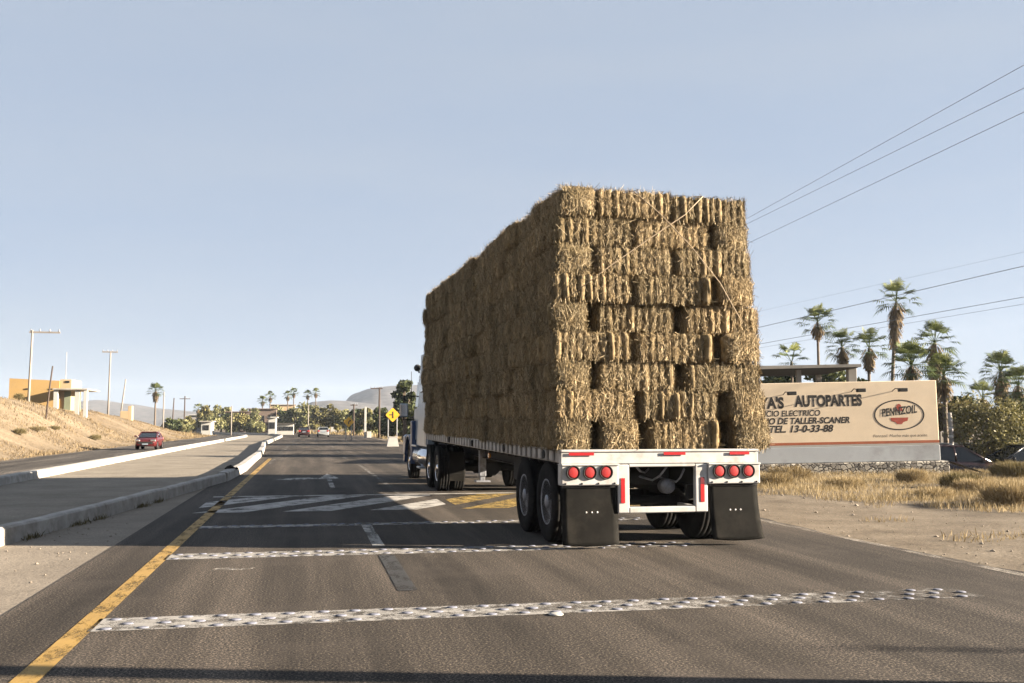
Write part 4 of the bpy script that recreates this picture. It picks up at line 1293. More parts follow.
tree(826, 46, 360, 0, 60, 'dark leafy tree under the shelter roof', M['leaf_dark'], GT, 1, 5200, .15, 36, .05)
tree(782, 47, 368, 0, 60, 'dark bushy tree under the left part of the shelter roof', M['leaf_dark'], GT, 2, 5000, .15, 34, .05)
tree(853, 48, 369, 0, 40, 'dark bush just right of the shelter column', M['leaf_dark'], GT, 3, 3600, .14, 30, .05)
tree(985, 38, 392, -.7, 92, 'wide olive mesquite tree above the parked cars', M['leaf_olive'], GT, 4, 7000, .065, 50, .2)
tree(953, 42, 392, -.7, 48, 'dim reddish-brown tree between wall end and mesquite', M['bush'], GT, 5, 4000, .1)
tree(1018, 44, 398, -.7, 64, 'dark tree at the right edge behind the mesquite', M['leaf_dark'], GT, 6, 3600, .12)
tree(958, 52, 388, -.7, 40, 'dark green tree far behind the wall end', M['leaf_dark'], GT, 7, 2400, .14)
# roadside trees that lay their shade across the road ahead
GR = 'roadside trees ahead of the truck'
tree(0, 0, 0, -.1, 0, 'roadside tree hidden behind the hay load', M['leaf_mid'], GR, 8, 7000, .2, 34, .05, xy=(12.5, 46.5), hw=(4.5, 2.6))
tree(0, 0, 0, -.1, 0, 'farther roadside tree hidden behind the hay load', M['leaf_mid'], GR, 9, 7000, .22, 34, .05, xy=(13.5, 75), hw=(4.8, 3.6))
tree(0, 0, 0, -.1, 0, 'third roadside tree hidden behind the hay load', M['leaf_mid'], GR, 10, 5000, .2, 34, .05, xy=(14, 92), hw=(4.4, 3.4))
tree(404, 92, 372, 0, 27, 'tall dark tree right beside the truck cab', M['leaf_dark'], GR, 11, 3600, .2, crown_base=.15)
tree(412, 100, 393, 0, 34, 'dark bush behind the truck mirror', M['leaf_dark'], GR, 12, 2200, .22, crown_base=.05)

# ------------------------------------------------------------------ dry grass and shrubs on the verge
def blades(name, pts, hts, mat, spread=.35, w=.006, tmean=.55, parent=None, seed=1, tsd=.2, bw=None):
    rg = np.random.default_rng(seed)
    n = len(pts)
    az = rg.uniform(0, 2 * PI, n)
    ln = hts * rg.uniform(.5, 1.15, n)
    lean = np.abs(rg.normal(0, spread, n))
    d = np.stack([np.cos(az) * lean, np.sin(az) * lean, np.ones(n)], 1)
    top = pts + d * ln[:, None]
    top[:, 2] -= lean ** 2 * ln * .35
    a2 = rg.uniform(0, 2 * PI, n)
    ww = (np.full(n, w) if bw is None else bw) * rg.uniform(.6, 1.4, n)
    sd = np.stack([np.cos(a2), np.sin(a2), np.zeros(n)], 1) * ww[:, None]
    mid = pts + (top - pts) * .55; mid[:, 2] += .05 * ln
    T = np.clip(rg.normal(tmean, tsd, n), 0, 1)
    Q = np.concatenate([np.stack([pts - sd, pts + sd, mid + sd * .8, mid - sd * .8], 1), np.stack([mid - sd * .8, mid + sd * .8, top + sd * .1, top - sd * .1], 1)])
    return soup(name, Q, np.concatenate([T, T]), mat, parent)
def scatter(n, fn, seed):
    rg = np.random.default_rng(seed); out = []
    while len(out) < n:
        q = fn(rg)
        if q is not None: out.append(q)
    return np.array(out)
def verge_edge(y): return 11.55 - (y - 14.3) * .18 if y < 24 else 9.8 + 0.01 * (y - 24)
def verge(rg):
    y = 9 + 23 * rg.random() ** .8; x = rg.uniform(8.8, 34)
    e = verge_edge(y) + .5 * fbm(x, y, .8)
    if x < e: return None
    dens = mn.noise(Vector((x * .55, y * .9, 1.3))) * .5 + .5
    if rg.random() > .45 + dens * .9: return None
    # the wall stands at about its own line; grass stays before it
    q = Vector((x, y, 0)); D = q.dot(CF)
    if D > 30.4 and q.dot(CR) < 13.4: return None
    return (x, y, g_z(x, y), .10 + .24 * max(0, dens - .2) ** 1.3)
pv = scatter(130000, verge, 3)
o = blades('dry_grass', pv[:, :3], pv[:, 3], M['dry_grass'],   .7, .0038, .6, seed=4, tsd=.24); o['kind'] = 'stuff'
def shoulder(rg):
    y = rg.uniform(6, 34); x = rg.uniform(7.4, 13)
    if mn.noise(Vector((x * .7, y * .7, 8.3))) < .28: return None
    return (x, y, g_z(x, y), .05 + .08 * rg.random())
pv = scatter(2600, shoulder, 5)
o = blades('sparse_grass', pv[:, :3], pv[:, 3], M['dry_grass'], .7, .006, .5, seed=6); o['kind'] = 'stuff'
def pebbles(name, n, fn, seed, mat, s0, s1):
    rg = np.random.default_rng(seed); V = []; Fc = []
    base = np.array([(1, 0, 0), (-1, 0, 0), (0, 1, 0), (0, -1, 0), (0, 0, 1), (0, 0, -1)], float)
    tri = [(0, 2, 4), (2, 1, 4), (1, 3, 4), (3, 0, 4), (2, 0, 5), (1, 2, 5), (3, 1, 5), (0, 3, 5)]
    k = 0
    while k < n:
        q = fn(rg)
        if q is None: continue
        s = rg.uniform(s0, s1) * (1 + 2 * (rg.random() < .04))
        v = base * s * rg.uniform(.6, 1.3, (6, 3)) * np.array([1, 1, .6]) + np.array(q)
        V += [tuple(x) for x in v]; Fc += [tuple(6 * k + i for i in t) for t in tri]; k += 1
    me = bpy.data.meshes.new(name); me.from_pydata(V, [], Fc); me.update(); me.materials.append(mat)
    o = bpy.data.objects.new(name, me); COL.objects.link(o); o['kind'] = 'stuff'
    return o
M['pebble'] = paint('pebbles', (.42, .35, .27), .95, .4, 3.0)
def peb(rg):
    y = rg.uniform(5, 34); x = rg.uniform(7.2, 13)
    return (x, y, g_z(x, y) + .005)
pebbles('gravel', 1500, peb, 9, M['pebble'], .006, .02)
def peb2(rg):
    y = rg.uniform(4, 17); x = rg.uniform(-7, -2.5)
    if rg.random() > .4: return None
    return (x, y, .0)
pebbles('loose_grit', 350, peb2, 10, M['pebble'], .008, .022)

def shrub(x, y, w, h, mat, label, group, seed, n=900, tm=.5):
    rg = np.random.default_rng(seed)
    root = empty('dry_shrub', (x, y, g_z(x, y) if x > 0 else bank_z(x, y)), 0, label, 'shrub', group)
    n = int(n * 3.2)
    a = rg.uniform(0, 2 * PI, n); r = w * .62 * rg.random(n) ** .6
    zmax = h * np.sqrt(np.clip(1 - (r / (w * .72)) ** 2, .05, 1)) * (1 + .25 * np.sin(3 * a + seed) * r / w)
    p = np.stack([np.cos(a) * r, np.sin(a) * r, zmax * rg.random(n) ** .7 * .75], 1)
    blades('foliage', p, np.full(n, h * .34) * rg.uniform(.5, 1.3, n), mat, .95, .003 + .0025 * h, tm, root, seed, tsd=.24)
    mb = MB()
    for i in range(7):
        t = 2 * PI * i / 7
        mb.tube([(.03 * math.cos(t), .03 * math.sin(t), -.05), (w * .25 * math.cos(t), w * .25 * math.sin(t), h * .6)], [.012, .004], 5)
    mb.build('stem', M['trunk'], root)
    return root
GS = 'dry shrubs on the right verge'
q = [(985, 470, .9, .55, 'bush', 'grey-brown shrub in front of the parked red car', 1500, .55), (960, 487, .7, .5, 'bush', 'small brown shrub at the right foot of the wall', 900, .45),
     (1015, 478, 1.0, .55, 'bush', 'large grey shrub at the right edge before the dark car', 1600, .6), (912, 483, .6, .45, 'dry_grass', 'pale straw clump under the emblem end of the wall', 900, .55),
     (790, 480, .9, .5, 'dry_grass', 'rusty grass clump under the left part of the wall', 900, .3), (775, 485, .7, .45, 'dry_grass', 'rusty grass clump close beside the trailer', 700, .35),
     (1012, 505, .8, .5, 'dry_grass', 'thick straw clump at the right edge by the dirt track', 1400, .5), (975, 492, .7, .4, 'dry_grass', 'low straw clump between the shrub and the dirt track', 900, .6),
     (935, 497, .6, .3, 'dry_grass', 'low pale clump in the middle of the verge', 700, .65), (845, 488, .7, .35, 'dry_grass', 'pale clump below the telephone number', 700, .6)]
for i, (px, py, w, h, mt, lab, n, tm) in enumerate(q):
    p = G(px, py)
    shrub(p.x, p.y, w, h, M[mt], lab, GS, 40 + i, n, tm)
M['bank_grass'] = tone_mat('bank grass', [(0, (.12, .08, .045)), (.5, (.26, .19, .105)), (1, (.4, .31, .19))], .85, .1)
# grass on the bank and weeds along the kerb
def bank_pt(rg):
    y = 26 + 130 * rg.random() ** 1.2; x = -12.8 - 24 * rg.random() ** 1.3
    dens = mn.noise(Vector((x * .35, y * .35, 4.4)))
    if dens < -.2 and rg.random() > .2: return None
    return (x, y, bank_z(x, y) - .02, .08 + .2 * max(0, dens + .2))
pv = scatter(60000, bank_pt, 12)
dist = pv[:, 1]
o = blades('bank_grass', pv[:, :3], pv[:, 3], M['bank_grass'], .6, .01, .5, seed=13, bw=.006 + dist * .00014); o['kind'] = 'stuff'
def weeds(rg):
    y = rg.choice([14.4, 16.2, 17.1, 19.5, 20.6]) + rg.normal(0, .18); x = kx(y) + .03 + abs(rg.normal(0, .06))
    return (x, y, 0, .05 + .05 * rg.random())
pv = scatter(420, weeds, 14)
o = blades('kerb_weeds', pv[:, :3], pv[:, 3], M['bush'], .8, .005, .4, seed=15); o['kind'] = 'stuff'
# scrap of torn tyre lying on the kerb
p = G(221, 470, .2)
mb = MB()
pts = [(-.42, -.3, .05), (-.25, -.12, .12), (-.05, .02, .16), (.1, .15, .07), (.2, .38, .04), (.35, .5, .1)]
for k in range(3):
    mb.tube([(x * .4 + .03 * k, y * .4 - .02 * k, z * (.6 - .1 * k)) for x, y, z in pts], [.015, .035, .045, .035, .025, .01], 7)
tag(mb.build('tyre_scrap', M['rubber'], None, (kx(p.y) - .12, p.y, .21)), 'black scrap of torn tyre draped on the whitewashed kerb', 'tyre scrap')
p = G(556, 615)
mb = MB(); mb.lathe([(0, .06), (.008, .056), (.012, .04), (.014, .001)], 'Z', 12); tag(mb.build('road_stud', M['stripe_pale'], None, (p.x, p.y, .004)), 'lone whiter stud on the bare asphalt in front of the nearest band', 'road stud')
mb = MB(); mb.prism([(-.22, -.06, 0), (.1, -.09, 0), (.25, .03, 0), (.05, .1, 0), (-.15, .07, 0)], (0, 0, .004)); p = G(232, 569); o = mb.build('paint_spot', M['white_faded'], None, (p.x, p.y, .001)); o['kind'] = 'structure'

# ------------------------------------------------------------------ cars
def car(loc, heading, col, label, name='parked_car', L=4.3, W=1.72, Ht=1.45, group=None, suv=False, pickup=False):
    """front towards local +y"""
    root = empty(name, loc, heading, label, 'car', group)
    bm = bmesh.new()
    hl = L / 2
    secs = [(-hl, .42, .78, .80), (-hl + .08, .3, .88, .93), (-hl + .5, .24, .92, .98), (-.3, .22, .93, 1.0), (.8, .22, .9, 1.0), (1.5, .24, .82, .97), (hl - .25, .28, .72, .92), (hl - .03, .34, .62, .8)]
    rings = []
    for (y, z0, z1, kw) in secs:
        w = W / 2 * kw
        rings.append([bm.verts.new(v) for v in ((-w * .93, y, z0), (w * .93, y, z0), (w, y, z0 + .14), (w * 1.0, y, z1 - .16), (w * .93, y, z1 - .03), (w * .8, y, z1), (-w * .8, y, z1), (-w * .93, y, z1 - .03), (-w, y, z1 - .16), (-w, y, z0 + .14))])
    for a, b in zip(rings, rings[1:]):
        for i in range(10):
            f = bm.faces.new((a[i], a[(i + 1) % 10], b[(i + 1) % 10], b[i])); f.smooth = True
    bm.faces.new(rings[0]); bm.faces.new(list(reversed(rings[-1])))
    mb = MB(); mb.bm.free(); mb.bm = bm
    body = mb.build('body', col, root)
    w0, w1 = W / 2 * .9, W / 2 * .72
    rear0, rear1 = ((-hl + .1, -hl + .35) if suv else (-hl + .45, -hl + 1.05))
    if pickup: rear0, rear1 = -.75, -.6
    fr0, fr1 = (1.15, .3)
    gl = [(-w0, rear0, .9), (w0, rear0, .9), (w0, fr0, .9), (-w0, fr0, .9)]; gt = [(-w1, rear1, Ht - .06), (w1, rear1, Ht - .06), (w1, fr1, Ht - .06), (-w1, fr1, Ht - .06)]
    mb = MB()
    for i in range(4): mb.poly([gl[i], gl[(i + 1) % 4], gt[(i + 1) % 4], gt[i]])
    mb.poly(gt)
    mb.build('window', M['glass'], root)
    mb = MB(); mb.box(-w1 - .03, w1 + .03, rear1 - .05, fr1 + .05, Ht - .07, Ht, .03)
    for s in (-1, 1):
        for (a, b) in (((s * w0, rear0, .89), (s * w1, rear1, Ht - .05)), ((s * w0, fr0, .89), (s * w1, fr1, Ht - .05)), ((s * (w0 + .005), .05, .89), (s * (w1 + .01), .0, Ht - .05))):
            mb.cyl(a, b, .035, n=6)
    mb.build('roof', col, root)
    for s in (-1, 1):
        for y in (-hl + .8, hl - .85):
            mb = MB(); mb.lathe([(-.1, .2), (-.1, .29), (-.06, .32), (.06, .32), (.1, .29), (.1, .2)], 'X', 18); wv_ = mb.build('wheel', M['rubber'], root, (s * (W / 2 - .09), y, .32))
            mb = MB(); mb.lathe([(s * .1, .2), (s * .085, .12), (s * .1, .001)], 'X', 14); mb.build('rim', M['rim'], wv_)
        mb = MB(); mb.box(s * W * .36 - .17, s * W * .36 + .17, hl - .2, hl - .04, .6, .74, .02); mb.build('headlight', M['chrome'], root)
        mb = MB(); mb.box(s * W * .38 - .13, s * W * .38 + .13, -hl - .01, -hl + .12, .66, .86, .02); mb.build('tail_light', M['red_lens'], root)
        mb = MB(); mb.box(s * (W / 2 + .08) - .09, s * (W / 2 + .08) + .09, .85, .93, .92, 1.04, .02); mb.build('mirror', col, root)
    mb = MB(); mb.box(-.5, .5, hl - .06, hl - .01, .42, .58, .02); mb.build('grille', M['black_metal'], root)
    mb = MB(); mb.box(-.2, .2, hl - .02, hl + .01, .38, .48, .005); mb.box(-.2, .2, -hl - .03, -hl, .6, .7, .005)
    pl_ = MB(); pl_.box(-.2, .2, hl - .02, hl + .005, .36, .46, .004); pl_.build('front_plate', M['cab_white'], root); mb.bm.free()
    pl_ = MB(); pl_.box(-.2, .2, -hl - .015, -hl + .01, .6, .7, .004); pl_.build('rear_plate', M['cab_white'], root)
    return root
M['car_red'] = paint('dark red car paint', (.13, .018, .018), .25, .08, 2)
M['car_maroon'] = paint('maroon car paint', (.05, .02, .02), .25, .1, 2)
M['car_black'] = paint('dark car paint', (.03, .033, .04), .25, .1, 2)
M['car_silver'] = paint('pale car paint', (.5, .53, .54), .3, .05, 2)
M['car_grey'] = paint('grey car paint', (.16, .17, .18), .3, .1, 2)
cp = at(144.5, 450, 63.5); car((cp.x, cp.y + 1.9, 0), PI - .02, M['car_red'], 'dark red car driving towards the camera on the side road', 'oncoming_car', L=3.8, W=1.5, Ht=1.3).scale = (.84, .84, .84)
car((-.38, 128, .0), 0, M['car_maroon'], 'dark reddish pickup driving away in the left lane far ahead', 'distant_car', 3.8, 1.42, 1.25, suv=False)
car((1.96, 128, .0), 0, M['car_silver'], 'pale car driving away in the right lane far ahead', 'distant_car', 3.8, 1.45, 1.25, suv=True)
p = wpt(946, 452, 35.5); car((p.x, p.y, -.66), -PI / 2 - YAW - .15, M['car_maroon'], 'dark car with red lower side parked past the end of the wall', 'parked_car', 4.2, group='cars parked at the right')
p = wpt(972, 452, 39.5); car((p.x, p.y, -.66), -PI / 2 - YAW - .2, M['car_grey'], 'grey parked car with shiny windscreen behind the red one', 'parked_car', 4.2, group='cars parked at the right', suv=True)
p = wpt(1022, 455, 36.5); car((p.x, p.y, -.66), PI / 2 - YAW, M['car_black'], 'black car parked at the right edge behind the shrubs', 'parked_car', 4.4, group='cars parked at the right')
# white-banded post and small shed roof behind the wall end
p = wpt(949, 425, 37); mb = MB(); mb.tube([(0, 0, -.8), (.02, 0, 1.3), (-.03, 0, 1.95)], .075, 10); po = mb.build('banded_post', M['concrete'], None, (p.x, p.y, 0)); tag(po, 'slim pale banded post behind the parked red car', 'post')
for i in range(5):
    mb = MB(); mb.lathe([(.4 + i * .3, .08), (.52 + i * .3, .08)], 'Z', 12); mb.build('white_band', M['stripe_pale'], po)

# ------------------------------------------------------------------ road signs ahead
def diamond_sign(p, half, zc, label, glyph, spread=.34):
    root = empty('warning_sign', (p.x, p.y, 0), 0, label, 'road sign', 'yellow warning signs')
    mb = MB()
    c = .08 * half
    pts = [(-half + c, c), (-half + c, -c), (-c, -half + c), (c, -half + c), (half - c, -c), (half - c, c), (c, half - c), (-c, half - c)]
    mb.prism([(x, 0, zc + z) for x, z in pts], (0, .02, 0)); pn = mb.build('panel', M['sign_yellow'], root)
    mb = MB()
    for poly in glyph: mb.prism([(x * half, -.006, zc + z * half) for x, z in poly], (0, .004, 0))
    mb.build('symbol', M['sign_black'], pn)
    for s in (-1, 1):
        mb = MB(); mb.box(s * spread - .045, s * spread + .045, .025, .085, 0, zc + half * .45, .008); mb.build('post', M['post_grey'], root)
    return root
p = at(392.5, 440, 85); p.z = 0
gl1 = [[(-.1, -.45), (.1, -.45), (.1, .45), (-.1, .45)], [(-.5, -.06), (-.1, -.06), (-.1, .08), (-.5, .08)]]
diamond_sign(p, .62, H + (425 - 415) * 85 / F, 'larger yellow diamond sign with side-road symbol near the truck cab', gl1, .37)
q = at(348.5, 440, 102); q.z = 0
gl2 = [[(-.1, -.4), (.08, -.4), (.08, -.02), (.3, .2), (.2, .3), (-.1, .06)], [(.05, .38), (.42, .42), (.36, .05)]]
diamond_sign(q, .55, H + (425 - 422) * 102 / F, 'smaller yellow diamond sign with curve arrow farther along the road', gl2, .27)
mb = MB(); mb.prism([(-.42, 0, 0), (.42, 0, 0), (.3, 0, .62), (-.3, 0, .62)], (0, .5, 0)); mb.box(-.32, .32, -.02, .52, .62, .68, .02)
b_ = G(393, 446.5); tag(mb.build('concrete_block', M['stripe_pale'], None, (b_.x, b_.y, 0)), 'white tapered concrete block at the roadside under the larger sign', 'concrete block')
w_ = at(365, 440, 118); mb = MB(); mb.box(-.12, .12, -.1, .1, 0, 3.6, .02); pk = mb.build('concrete_post', M['stripe_pale'], None, (w_.x, w_.y, 0)); tag(pk, 'white square concrete post between the two yellow signs', 'post')
mb = MB(); mb.box(.18, .7, -.2, .2, 0, .75, .03); mb.build('meter_box', M['stripe_pale'], pk)

# ------------------------------------------------------------------ poles and cables
def pole(x, y, zb, zt, r, mat, label, cat='utility pole', lean=(0, 0), arm=None, group=None, ins=True):
    root = empty('utility_pole', (x, y, zb), 0, label, cat, group)
    h = zt - zb
    mb = MB(); mb.tube([(0, 0, -.3), (lean[0] * .5, lean[1] * .5, h * .5), (lean[0], lean[1], h)], [r, r * .85, r * .7], 10); mb.build('shaft', mat, root)
    if arm:
        a0, a1, az = arm
        mb = MB(); mb.box(a0, a1, -.05, .05, h - az - .06, h - az + .06); cr = mb.build('crossarm', mat, root)
        if ins:
            for t in (.04, .34, .66, .96):
                xx = a0 + (a1 - a0) * t
                mb = MB(); mb.lathe([(0, .03), (.05, .06), (.1, .035), (.16, .045), (.2, .001)], 'Z', 8, c=(xx, 0, h - az + .06)); mb.build('insulator', M['rim'], cr)
    return root
GU = 'utility poles'
d_ = at(379, 438, 117)
pole(d_.x, d_.y, 0, H + (425 - 388) * 117 / F, .14, M['pole_wood'], 'dark timber pole with a crossarm left of the larger yellow sign', arm=(-1.05, .35, .1), group=GU)
pole(8.3, 3.95, 0, 9.5, .14, M['pole_wood'], 'timber pole beside the camera holding the upper cables, outside the picture', arm=(-1.0, 1.0, .15), group=GU)
pole(24.0, 110.3, 0, 8.2, .14, M['pole_wood'], 'timber pole hidden behind the hay load, far end of the upper cables', arm=(-1.1, 1.1, .3), group=GU)
pole(28.0, 128, 0, 7.5, .14, M['pole_wood'], 'timber pole hidden behind the hay load, far end of the lower cables', arm=(-1.1, 1.1, .3), group=GU)
pole(27.6, -.6, 0, 6.25, .07, M['pole_wood'], 'short leaning pole far right of the camera, outside the picture', lean=(.1, .2), group=GU)
for px, py0, py1, Y, r, mt, lab, arm, ln in (
        (27.5, 330, 417, 78, .10, 'pole_pale', 'tall pale concrete pole at the left edge with one-sided crossarm', (-.1, 2.0, .15), (.1, 0)),
        (45, 366, 420, 72, .065, 'pole_wood', 'leaning thin grey pole in front of the yellow house', None, (.35, 0)),
        (108, 351, 414, 108, .10, 'pole_pale', 'pale concrete pole with short crossarm right of the yellow house', (-.75, .75, .1), (.05, 0)),
        (120, 379, 415, 118, .09, 'pole_pale', 'leaning pale pole with a lamp near the brick stub', None, (.5, 0)),
        (65, 352, 398, 150, .07, 'post_grey', 'faint thin mast behind the yellow house', None, (0, 0)),
        (163, 392, 427, 150, .11, 'pole_pale', 'thin pale pole beside the lone palm on the bank', None, (0, 0)),
        (172, 398, 420, 190, .13, 'pole_wood', 'dark leaning pole right of the lone palm', None, (.25, 0)),
        (184, 396, 432, 185, .14, 'pole_wood', 'dark pole with crossarm above the town trees', (-.9, .9, .5), (0, 0)),
        (231, 406, 434, 150, .1, 'pole_pale', 'pale pole standing among the town bushes', None, (0, 0)),
        (308, 405, 433, 150, .1, 'pole_pale', 'pale pole above the distant dark pickup', None, (0, 0)),
        (353.5, 404, 436, 140, .13, 'pole_wood', 'short dark pole behind the smaller yellow sign', (-.5, .5, .15), (0, 0))):
    t0 = at(px, py0, Y); b0 = at(px, py1, Y)
    pole(b0.x, Y, min(b0.z, max(bank_z(b0.x, Y), 0)) - .2, t0.z, r, M[mt], lab, arm=arm, lean=ln, group=GU)
def cable(pts, label, r=.012, group='overhead cables'):
    mb = MB(); mb.tube(pts, r, 5)
    return tag(mb.build('overhead_cable', M['wire'], None), label, 'cable', group)
def span(a, b, sag, n=24):
    a = Vector(a); b = Vector(b)
    return [a.lerp(b, i / n) - Vector((0, 0, 4 * sag * (i / n) * (1 - i / n))) for i in range(n + 1)]
def wire_px(p0, Y0, p1, Y1, label, sag=.12, ext=1.15, r=.012, back=.9):
    """a cable through two measured places at chosen distances, carried on past both"""
    a = at(*p0, Y0); b = at(*p1, Y1)
    d = b - a
    cable(span(a - d * back, a + d * ext, sag), label, r)
wire_px((757, 213), 23, (1024, 65), 11.5, 'highest of the three cables crossing the sky at upper right', 0, 4.2, .0042, 7.6)
wire_px((757, 219), 23, (1024, 88), 11.5, 'middle one of the three cables crossing the sky at upper right', 0, 4.2, .0042, 7.6)
wire_px((757, 239), 23, (1024, 112), 11.5, 'lowest of the three cables crossing the sky at upper right', 0, 4.2, .0042, 7.6)
wire_px((765, 326), 62, (1024, 266), 40, 'thick dark cable passing the tops of the palms', 0, 3.4, .016, 3.0)
wire_px((765, 310), 62, (1024, 252), 40, 'faint cable just above the thick one by the palms', 0, 3.4, .005, 3.0)
wire_px((765, 343), 62, (1024, 297), 40, 'upper cable of the close pair crossing the palm trunks', 0, 3.4, .013, 3.0)
wire_px((765, 347), 62, (1024, 304), 40, 'lower cable of the close pair crossing the palm trunks', 0, 3.4, .008, 3.0)

# ------------------------------------------------------------------ yellow house on the bank
M['ochre'] = paint('ochre house wall', (.6, .385, .14), .9, .08, .8, dirt=(.5, .32, .13))
M['ochre_pale'] = paint('pale ochre wall', (.62, .45, .26), .9, .08, .8)
M['white_wall'] = paint('white house wall', (.62, .61, .57), .9, .08, .8)
M['grey_wall'] = paint('grey house wall', (.38, .36, .33), .9, .12, .6)
M['brick'] = paint('dull brown wall', (.2, .145, .115), .9, .2, 1.0)
M['green_door'] = paint('faded green wall', (.3, .33, .22), .9, .1, 1)
M['roof_tile'] = paint('tile roof', (.22, .15, .115), .9, .2, 1)
M['opening'] = paint('dark window glass', (.02, .022, .025), .2, .2, 2)
YH = 92
hp = at(34, 413, YH)
house = empty('ochre_house', (hp.x, YH, hp.z - .4), -.0, 'flat-roofed ochre yellow house with white porch on the dry bank', 'house')
kh = hp.xy.length / F
def hx(px): return at(px, 413, YH).x - hp.x
def hz(py): return at(34, py, YH).z - (hp.z - .4)
mb = MB(); mb.prism([(hx(8), 0, -.6), (hx(58.5), 0, -.6), (hx(58.5), 0, hz(380.5)), (hx(8), 0, hz(378.5))], (0, 4.5, 0)); hw = mb.build('wall', M['ochre'], house)
mb = MB(); mb.box(hx(58.6), hx(70), .15, 4.0, -.6, hz(379), .02); mb.build('tower_wall', M['ochre_pale'], house)
mb = MB(); mb.box(hx(64), hx(68), .1, .145, hz(382.5), hz(380.5)); mb.build('vent', M['opening'], house)
mb = MB(); mb.box(hx(58), hx(92), -2.2, 3.0, hz(390.5), hz(389), .02); mb.build('porch_roof', M['slab'], house)
for a, b, y, mt in ((58.6, 62.8, -2.0, 'white_wall'), (79.5, 84, -2.0, 'white_wall'), (88, 91.5, -2.0, 'white_wall')):
    mb = MB(); mb.box(hx(a), hx(b), y, y + .4, -.6, hz(390.6), .01); mb.build('porch_column', M[mt], house)
mb = MB(); mb.box(hx(63.5), hx(70), .05, .1, -.3, hz(391)); mb.build('door', M['green_door'], house)
for px in (26, 50):
    mb = MB(); mb.box(hx(px) - .12, hx(px) + .12, -.06, -.005, hz(389.6), hz(388.4)); mb.build('wall_lamp', M['black_metal'], house)
s_ = at(127, 409, 116)
mb = MB(); mb.box(-.7, .1, 0, 1.2, 0, 1.2, .03); mb.box(.1, .5, 0, 1.2, 0, 1.75, .03); tag(mb.build('brick_stub', M['ochre_pale'], None, (s_.x, s_.y, bank_z(s_.x, s_.y) - .3)), 'small broken ochre masonry stub on the bank by the leaning pole', 'masonry stub')
# scrub on the bank
GB = 'scrub on the dry bank'
for i, (px, py, w, h, lab) in enumerate(((20, 433, .5, .45, 'brown tuft low on the bank at the left edge'), (37, 425, .8, .4, 'brown tuft below the yellow house'), (55, 428, .5, .35, 'small tuft right of the leaning thin pole'), (96, 418, .6, .5, 'tuft on the crest near the concrete pole'), (18, 418, .5, .6, 'tuft on the crest below the house corner'))):
    Y = 60 + i * 5
    p = at(px, py, Y)
    x = p.x
    shrub(x, Y, w, h, M['bush'], lab, GB, 80 + i, 500, .5)

# ------------------------------------------------------------------ the town in the distance
palm(156, 155, 391, 1.0, 1.25, 'lone palm with hanging skirt on the end of the bank', 'far palms', 40, .2, skirt=1.2, seed=21)
for i, (px, py, D, lab) in enumerate(((263, 401, 215, 'left palm of the pair above the reddish house'), (270.5, 397, 220, 'right palm of the pair above the reddish house'), (288, 396, 230, 'left palm of the pair in the middle of the town'), (294, 393, 235, 'right palm of the pair in the middle of the town'), (308, 395, 240, 'left palm of the pair above the two far cars'), (316, 393, 240, 'right palm of the pair above the two far cars'), (199, 409, 220, 'small palm left above the town bushes'))):
    palm(px, D, py, 0, 1.15, lab, 'far palms', 26, .2, skirt=.7, seed=30 + i, thin=1.3)
def house_far(px, Y, py_top, wpx, wall, roof, label, tilt=0, dz=0.0, cat='house', nwin=2):
    p = at(px, 430, Y); w = wpx * Y / F / 2; h = H + (425 - py_top) * Y / F - dz
    root = empty('town_house', (p.x, Y, dz), tilt, label, cat, 'houses of the far town')
    mb = MB(); mb.box(-w, w, 0, 5, -.5, h - .15); wl = mb.build('wall', M[wall], root)
    mb = MB(); mb.box(-w - .25, w + .25, -.4, 5.3, h - .15, h); mb.build('roof', M[roof], root)
    for i in range(nwin):
        x = -w + (i + .5) * 2 * w / nwin
        mb = MB(); mb.box(x - .4, x + .4, -.05, -.005, h * .35, h * .7); mb.build('window', M['opening'], wl)
    return root
house_far(196, 205, 415, 13, 'grey_wall', 'white_wall', 'low grey house with pale flat roof at the left of the town')
house_far(237, 200, 412, 22, 'brick', 'roof_tile', 'long brown house half hidden by the town trees')
house_far(262, 205, 409, 26, 'brick', 'roof_tile', 'tall reddish house below the pair of palms', nwin=3)
house_far(272, 152, 417, 7, 'white_wall', 'white_wall', 'small bright white house in front of the reddish one', nwin=1)
house_far(285, 158, 423, 16, 'white_wall', 'roof_grey', 'low white house with dark roof in the middle of the town', nwin=3)
house_far(282, 260, 405, 24, 'ochre_pale', 'slab', 'pale flat house up behind the town trees')
house_far(332, 200, 416, 9, 'white_wall', 'roof_tile', 'small white house with red roof right of the far cars')
house_far(206, 152, 421, 9, 'white_wall', 'slab', 'tiny pale house at the end of the bank', nwin=1)
GTn = 'trees of the far town'
mats = ['leaf_mid', 'leaf_olive', 'leaf_dark']
LOC = ['left of the small grey house', 'over the end of the bank', 'behind the end of the bank', 'beside the crossarm pole', 'left of the brown house', 'before the brown house', 'behind the brown house', 'left of the reddish house', 'before the reddish house', 'right of the reddish house', 'before the low white house', 'behind the low white house', 'left of the dark pickup', 'above the dark pickup', 'behind the two far cars', 'right of the pale car', 'below the low hills', 'before the red-roofed house', 'beside the smaller yellow sign', 'behind the smaller yellow sign', 'left of the white post', 'behind the white post', 'left of the timber pole', 'behind the timber pole', 'behind the larger yellow sign', 'below the larger yellow sign']
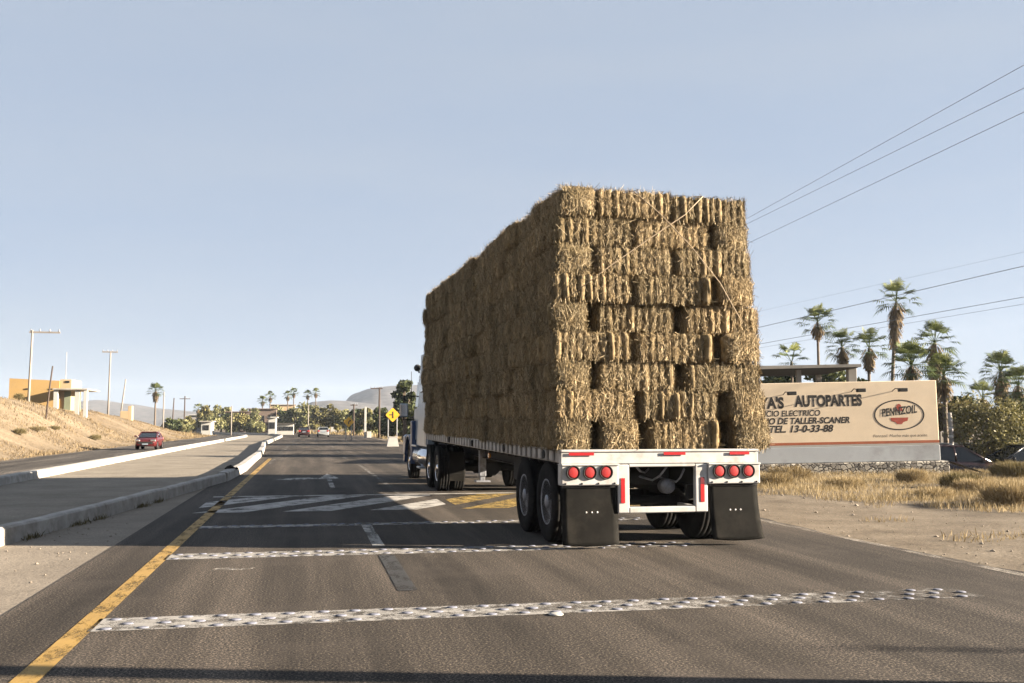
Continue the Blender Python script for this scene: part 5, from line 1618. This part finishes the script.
spec = [(172, 158, 418, 16, 2), (178, 160, 420, 18, 0), (186, 168, 421, 16, 0), (191, 180, 419, 14, 1), (206, 185, 408, 18, 1), (214, 176, 418, 26, 0), (222, 205, 406, 22, 0), (230, 188, 414, 24, 2), (240, 180, 417, 26, 1), (250, 195, 410, 22, 0), (256, 175, 425, 20, 0), (276, 215, 410, 26, 0), (284, 200, 412, 16, 2), (296, 180, 409, 22, 0), (306, 190, 404, 24, 0), (318, 185, 409, 20, 1), (330, 178, 406, 20, 1), (338, 168, 410, 18, 1), (346, 160, 412, 20, 0), (357, 150, 411, 22, 2), (368, 146, 409, 20, 1), (374, 140, 414, 18, 0), (384, 135, 408, 18, 2), (388, 120, 418, 20, 2), (398, 120, 414, 26, 2), (404, 112, 420, 20, 2)]
for i, ((px, D, py, w, mi), loc) in enumerate(zip(spec, LOC)):
    kind = ['green', 'olive', 'dark'][mi]
    tree(px, D, py - 3, -.1, w * 1.15, '%s leafy tree in the distance, %s' % (kind, loc), M[mats[mi]], GTn, 200 + i, 1900, .27, 22, .04)
# scrub belt along the far end of the road
def belt(rg):
    y = rg.uniform(125, 190); x = rg.uniform(-30, 22)
    rx = 0 if y < 128 else -((y - 128) ** 2) / 300
    if -13.5 + rx < x < 8 + rx: return None
    return (x, y, -.05, .3 + .5 * rg.random())
pv = scatter(5000, belt, 31)
o = blades('far_scrub', pv[:, :3], pv[:, 3], M['dry_grass'], .6, .06, .4, seed=32); o['kind'] = 'stuff'
def verge2(rg):
    y = 34 + 100 * rg.random(); x = 8.2 + 14 * rg.random() ** 1.4
    if mn.noise(Vector((x * .5, y * .5, 2.2))) < -.05: return None
    return (x, y, g_z(x, y), .15 + .25 * rg.random())
pv = scatter(9000, verge2, 33)
o = blades('far_verge_grass', pv[:, :3], pv[:, 3], M['dry_grass'], .6, .02, .5, seed=34); o['kind'] = 'stuff'

# ------------------------------------------------------------------ air: hazy distance
HAZE = 1.7e-4
if HAZE > 0:
    m, nt, b = new_mat('haze')
    nt.nodes.remove(b)
    pv_ = nt.nodes.new('ShaderNodeVolumePrincipled')
    pv_.inputs['Color'].default_value = (.74, .84, 1.0, 1); pv_.inputs['Density'].default_value = HAZE; pv_.inputs['Anisotropy'].default_value = .2
    nt.links.new(pv_.outputs[0], nt.nodes['Material Output'].inputs['Volume'])
    mb = MB(); mb.box(-900, 500, -60, 2000, -4, 75)
    o = mb.build('haze', m); o['kind'] = 'stuff'
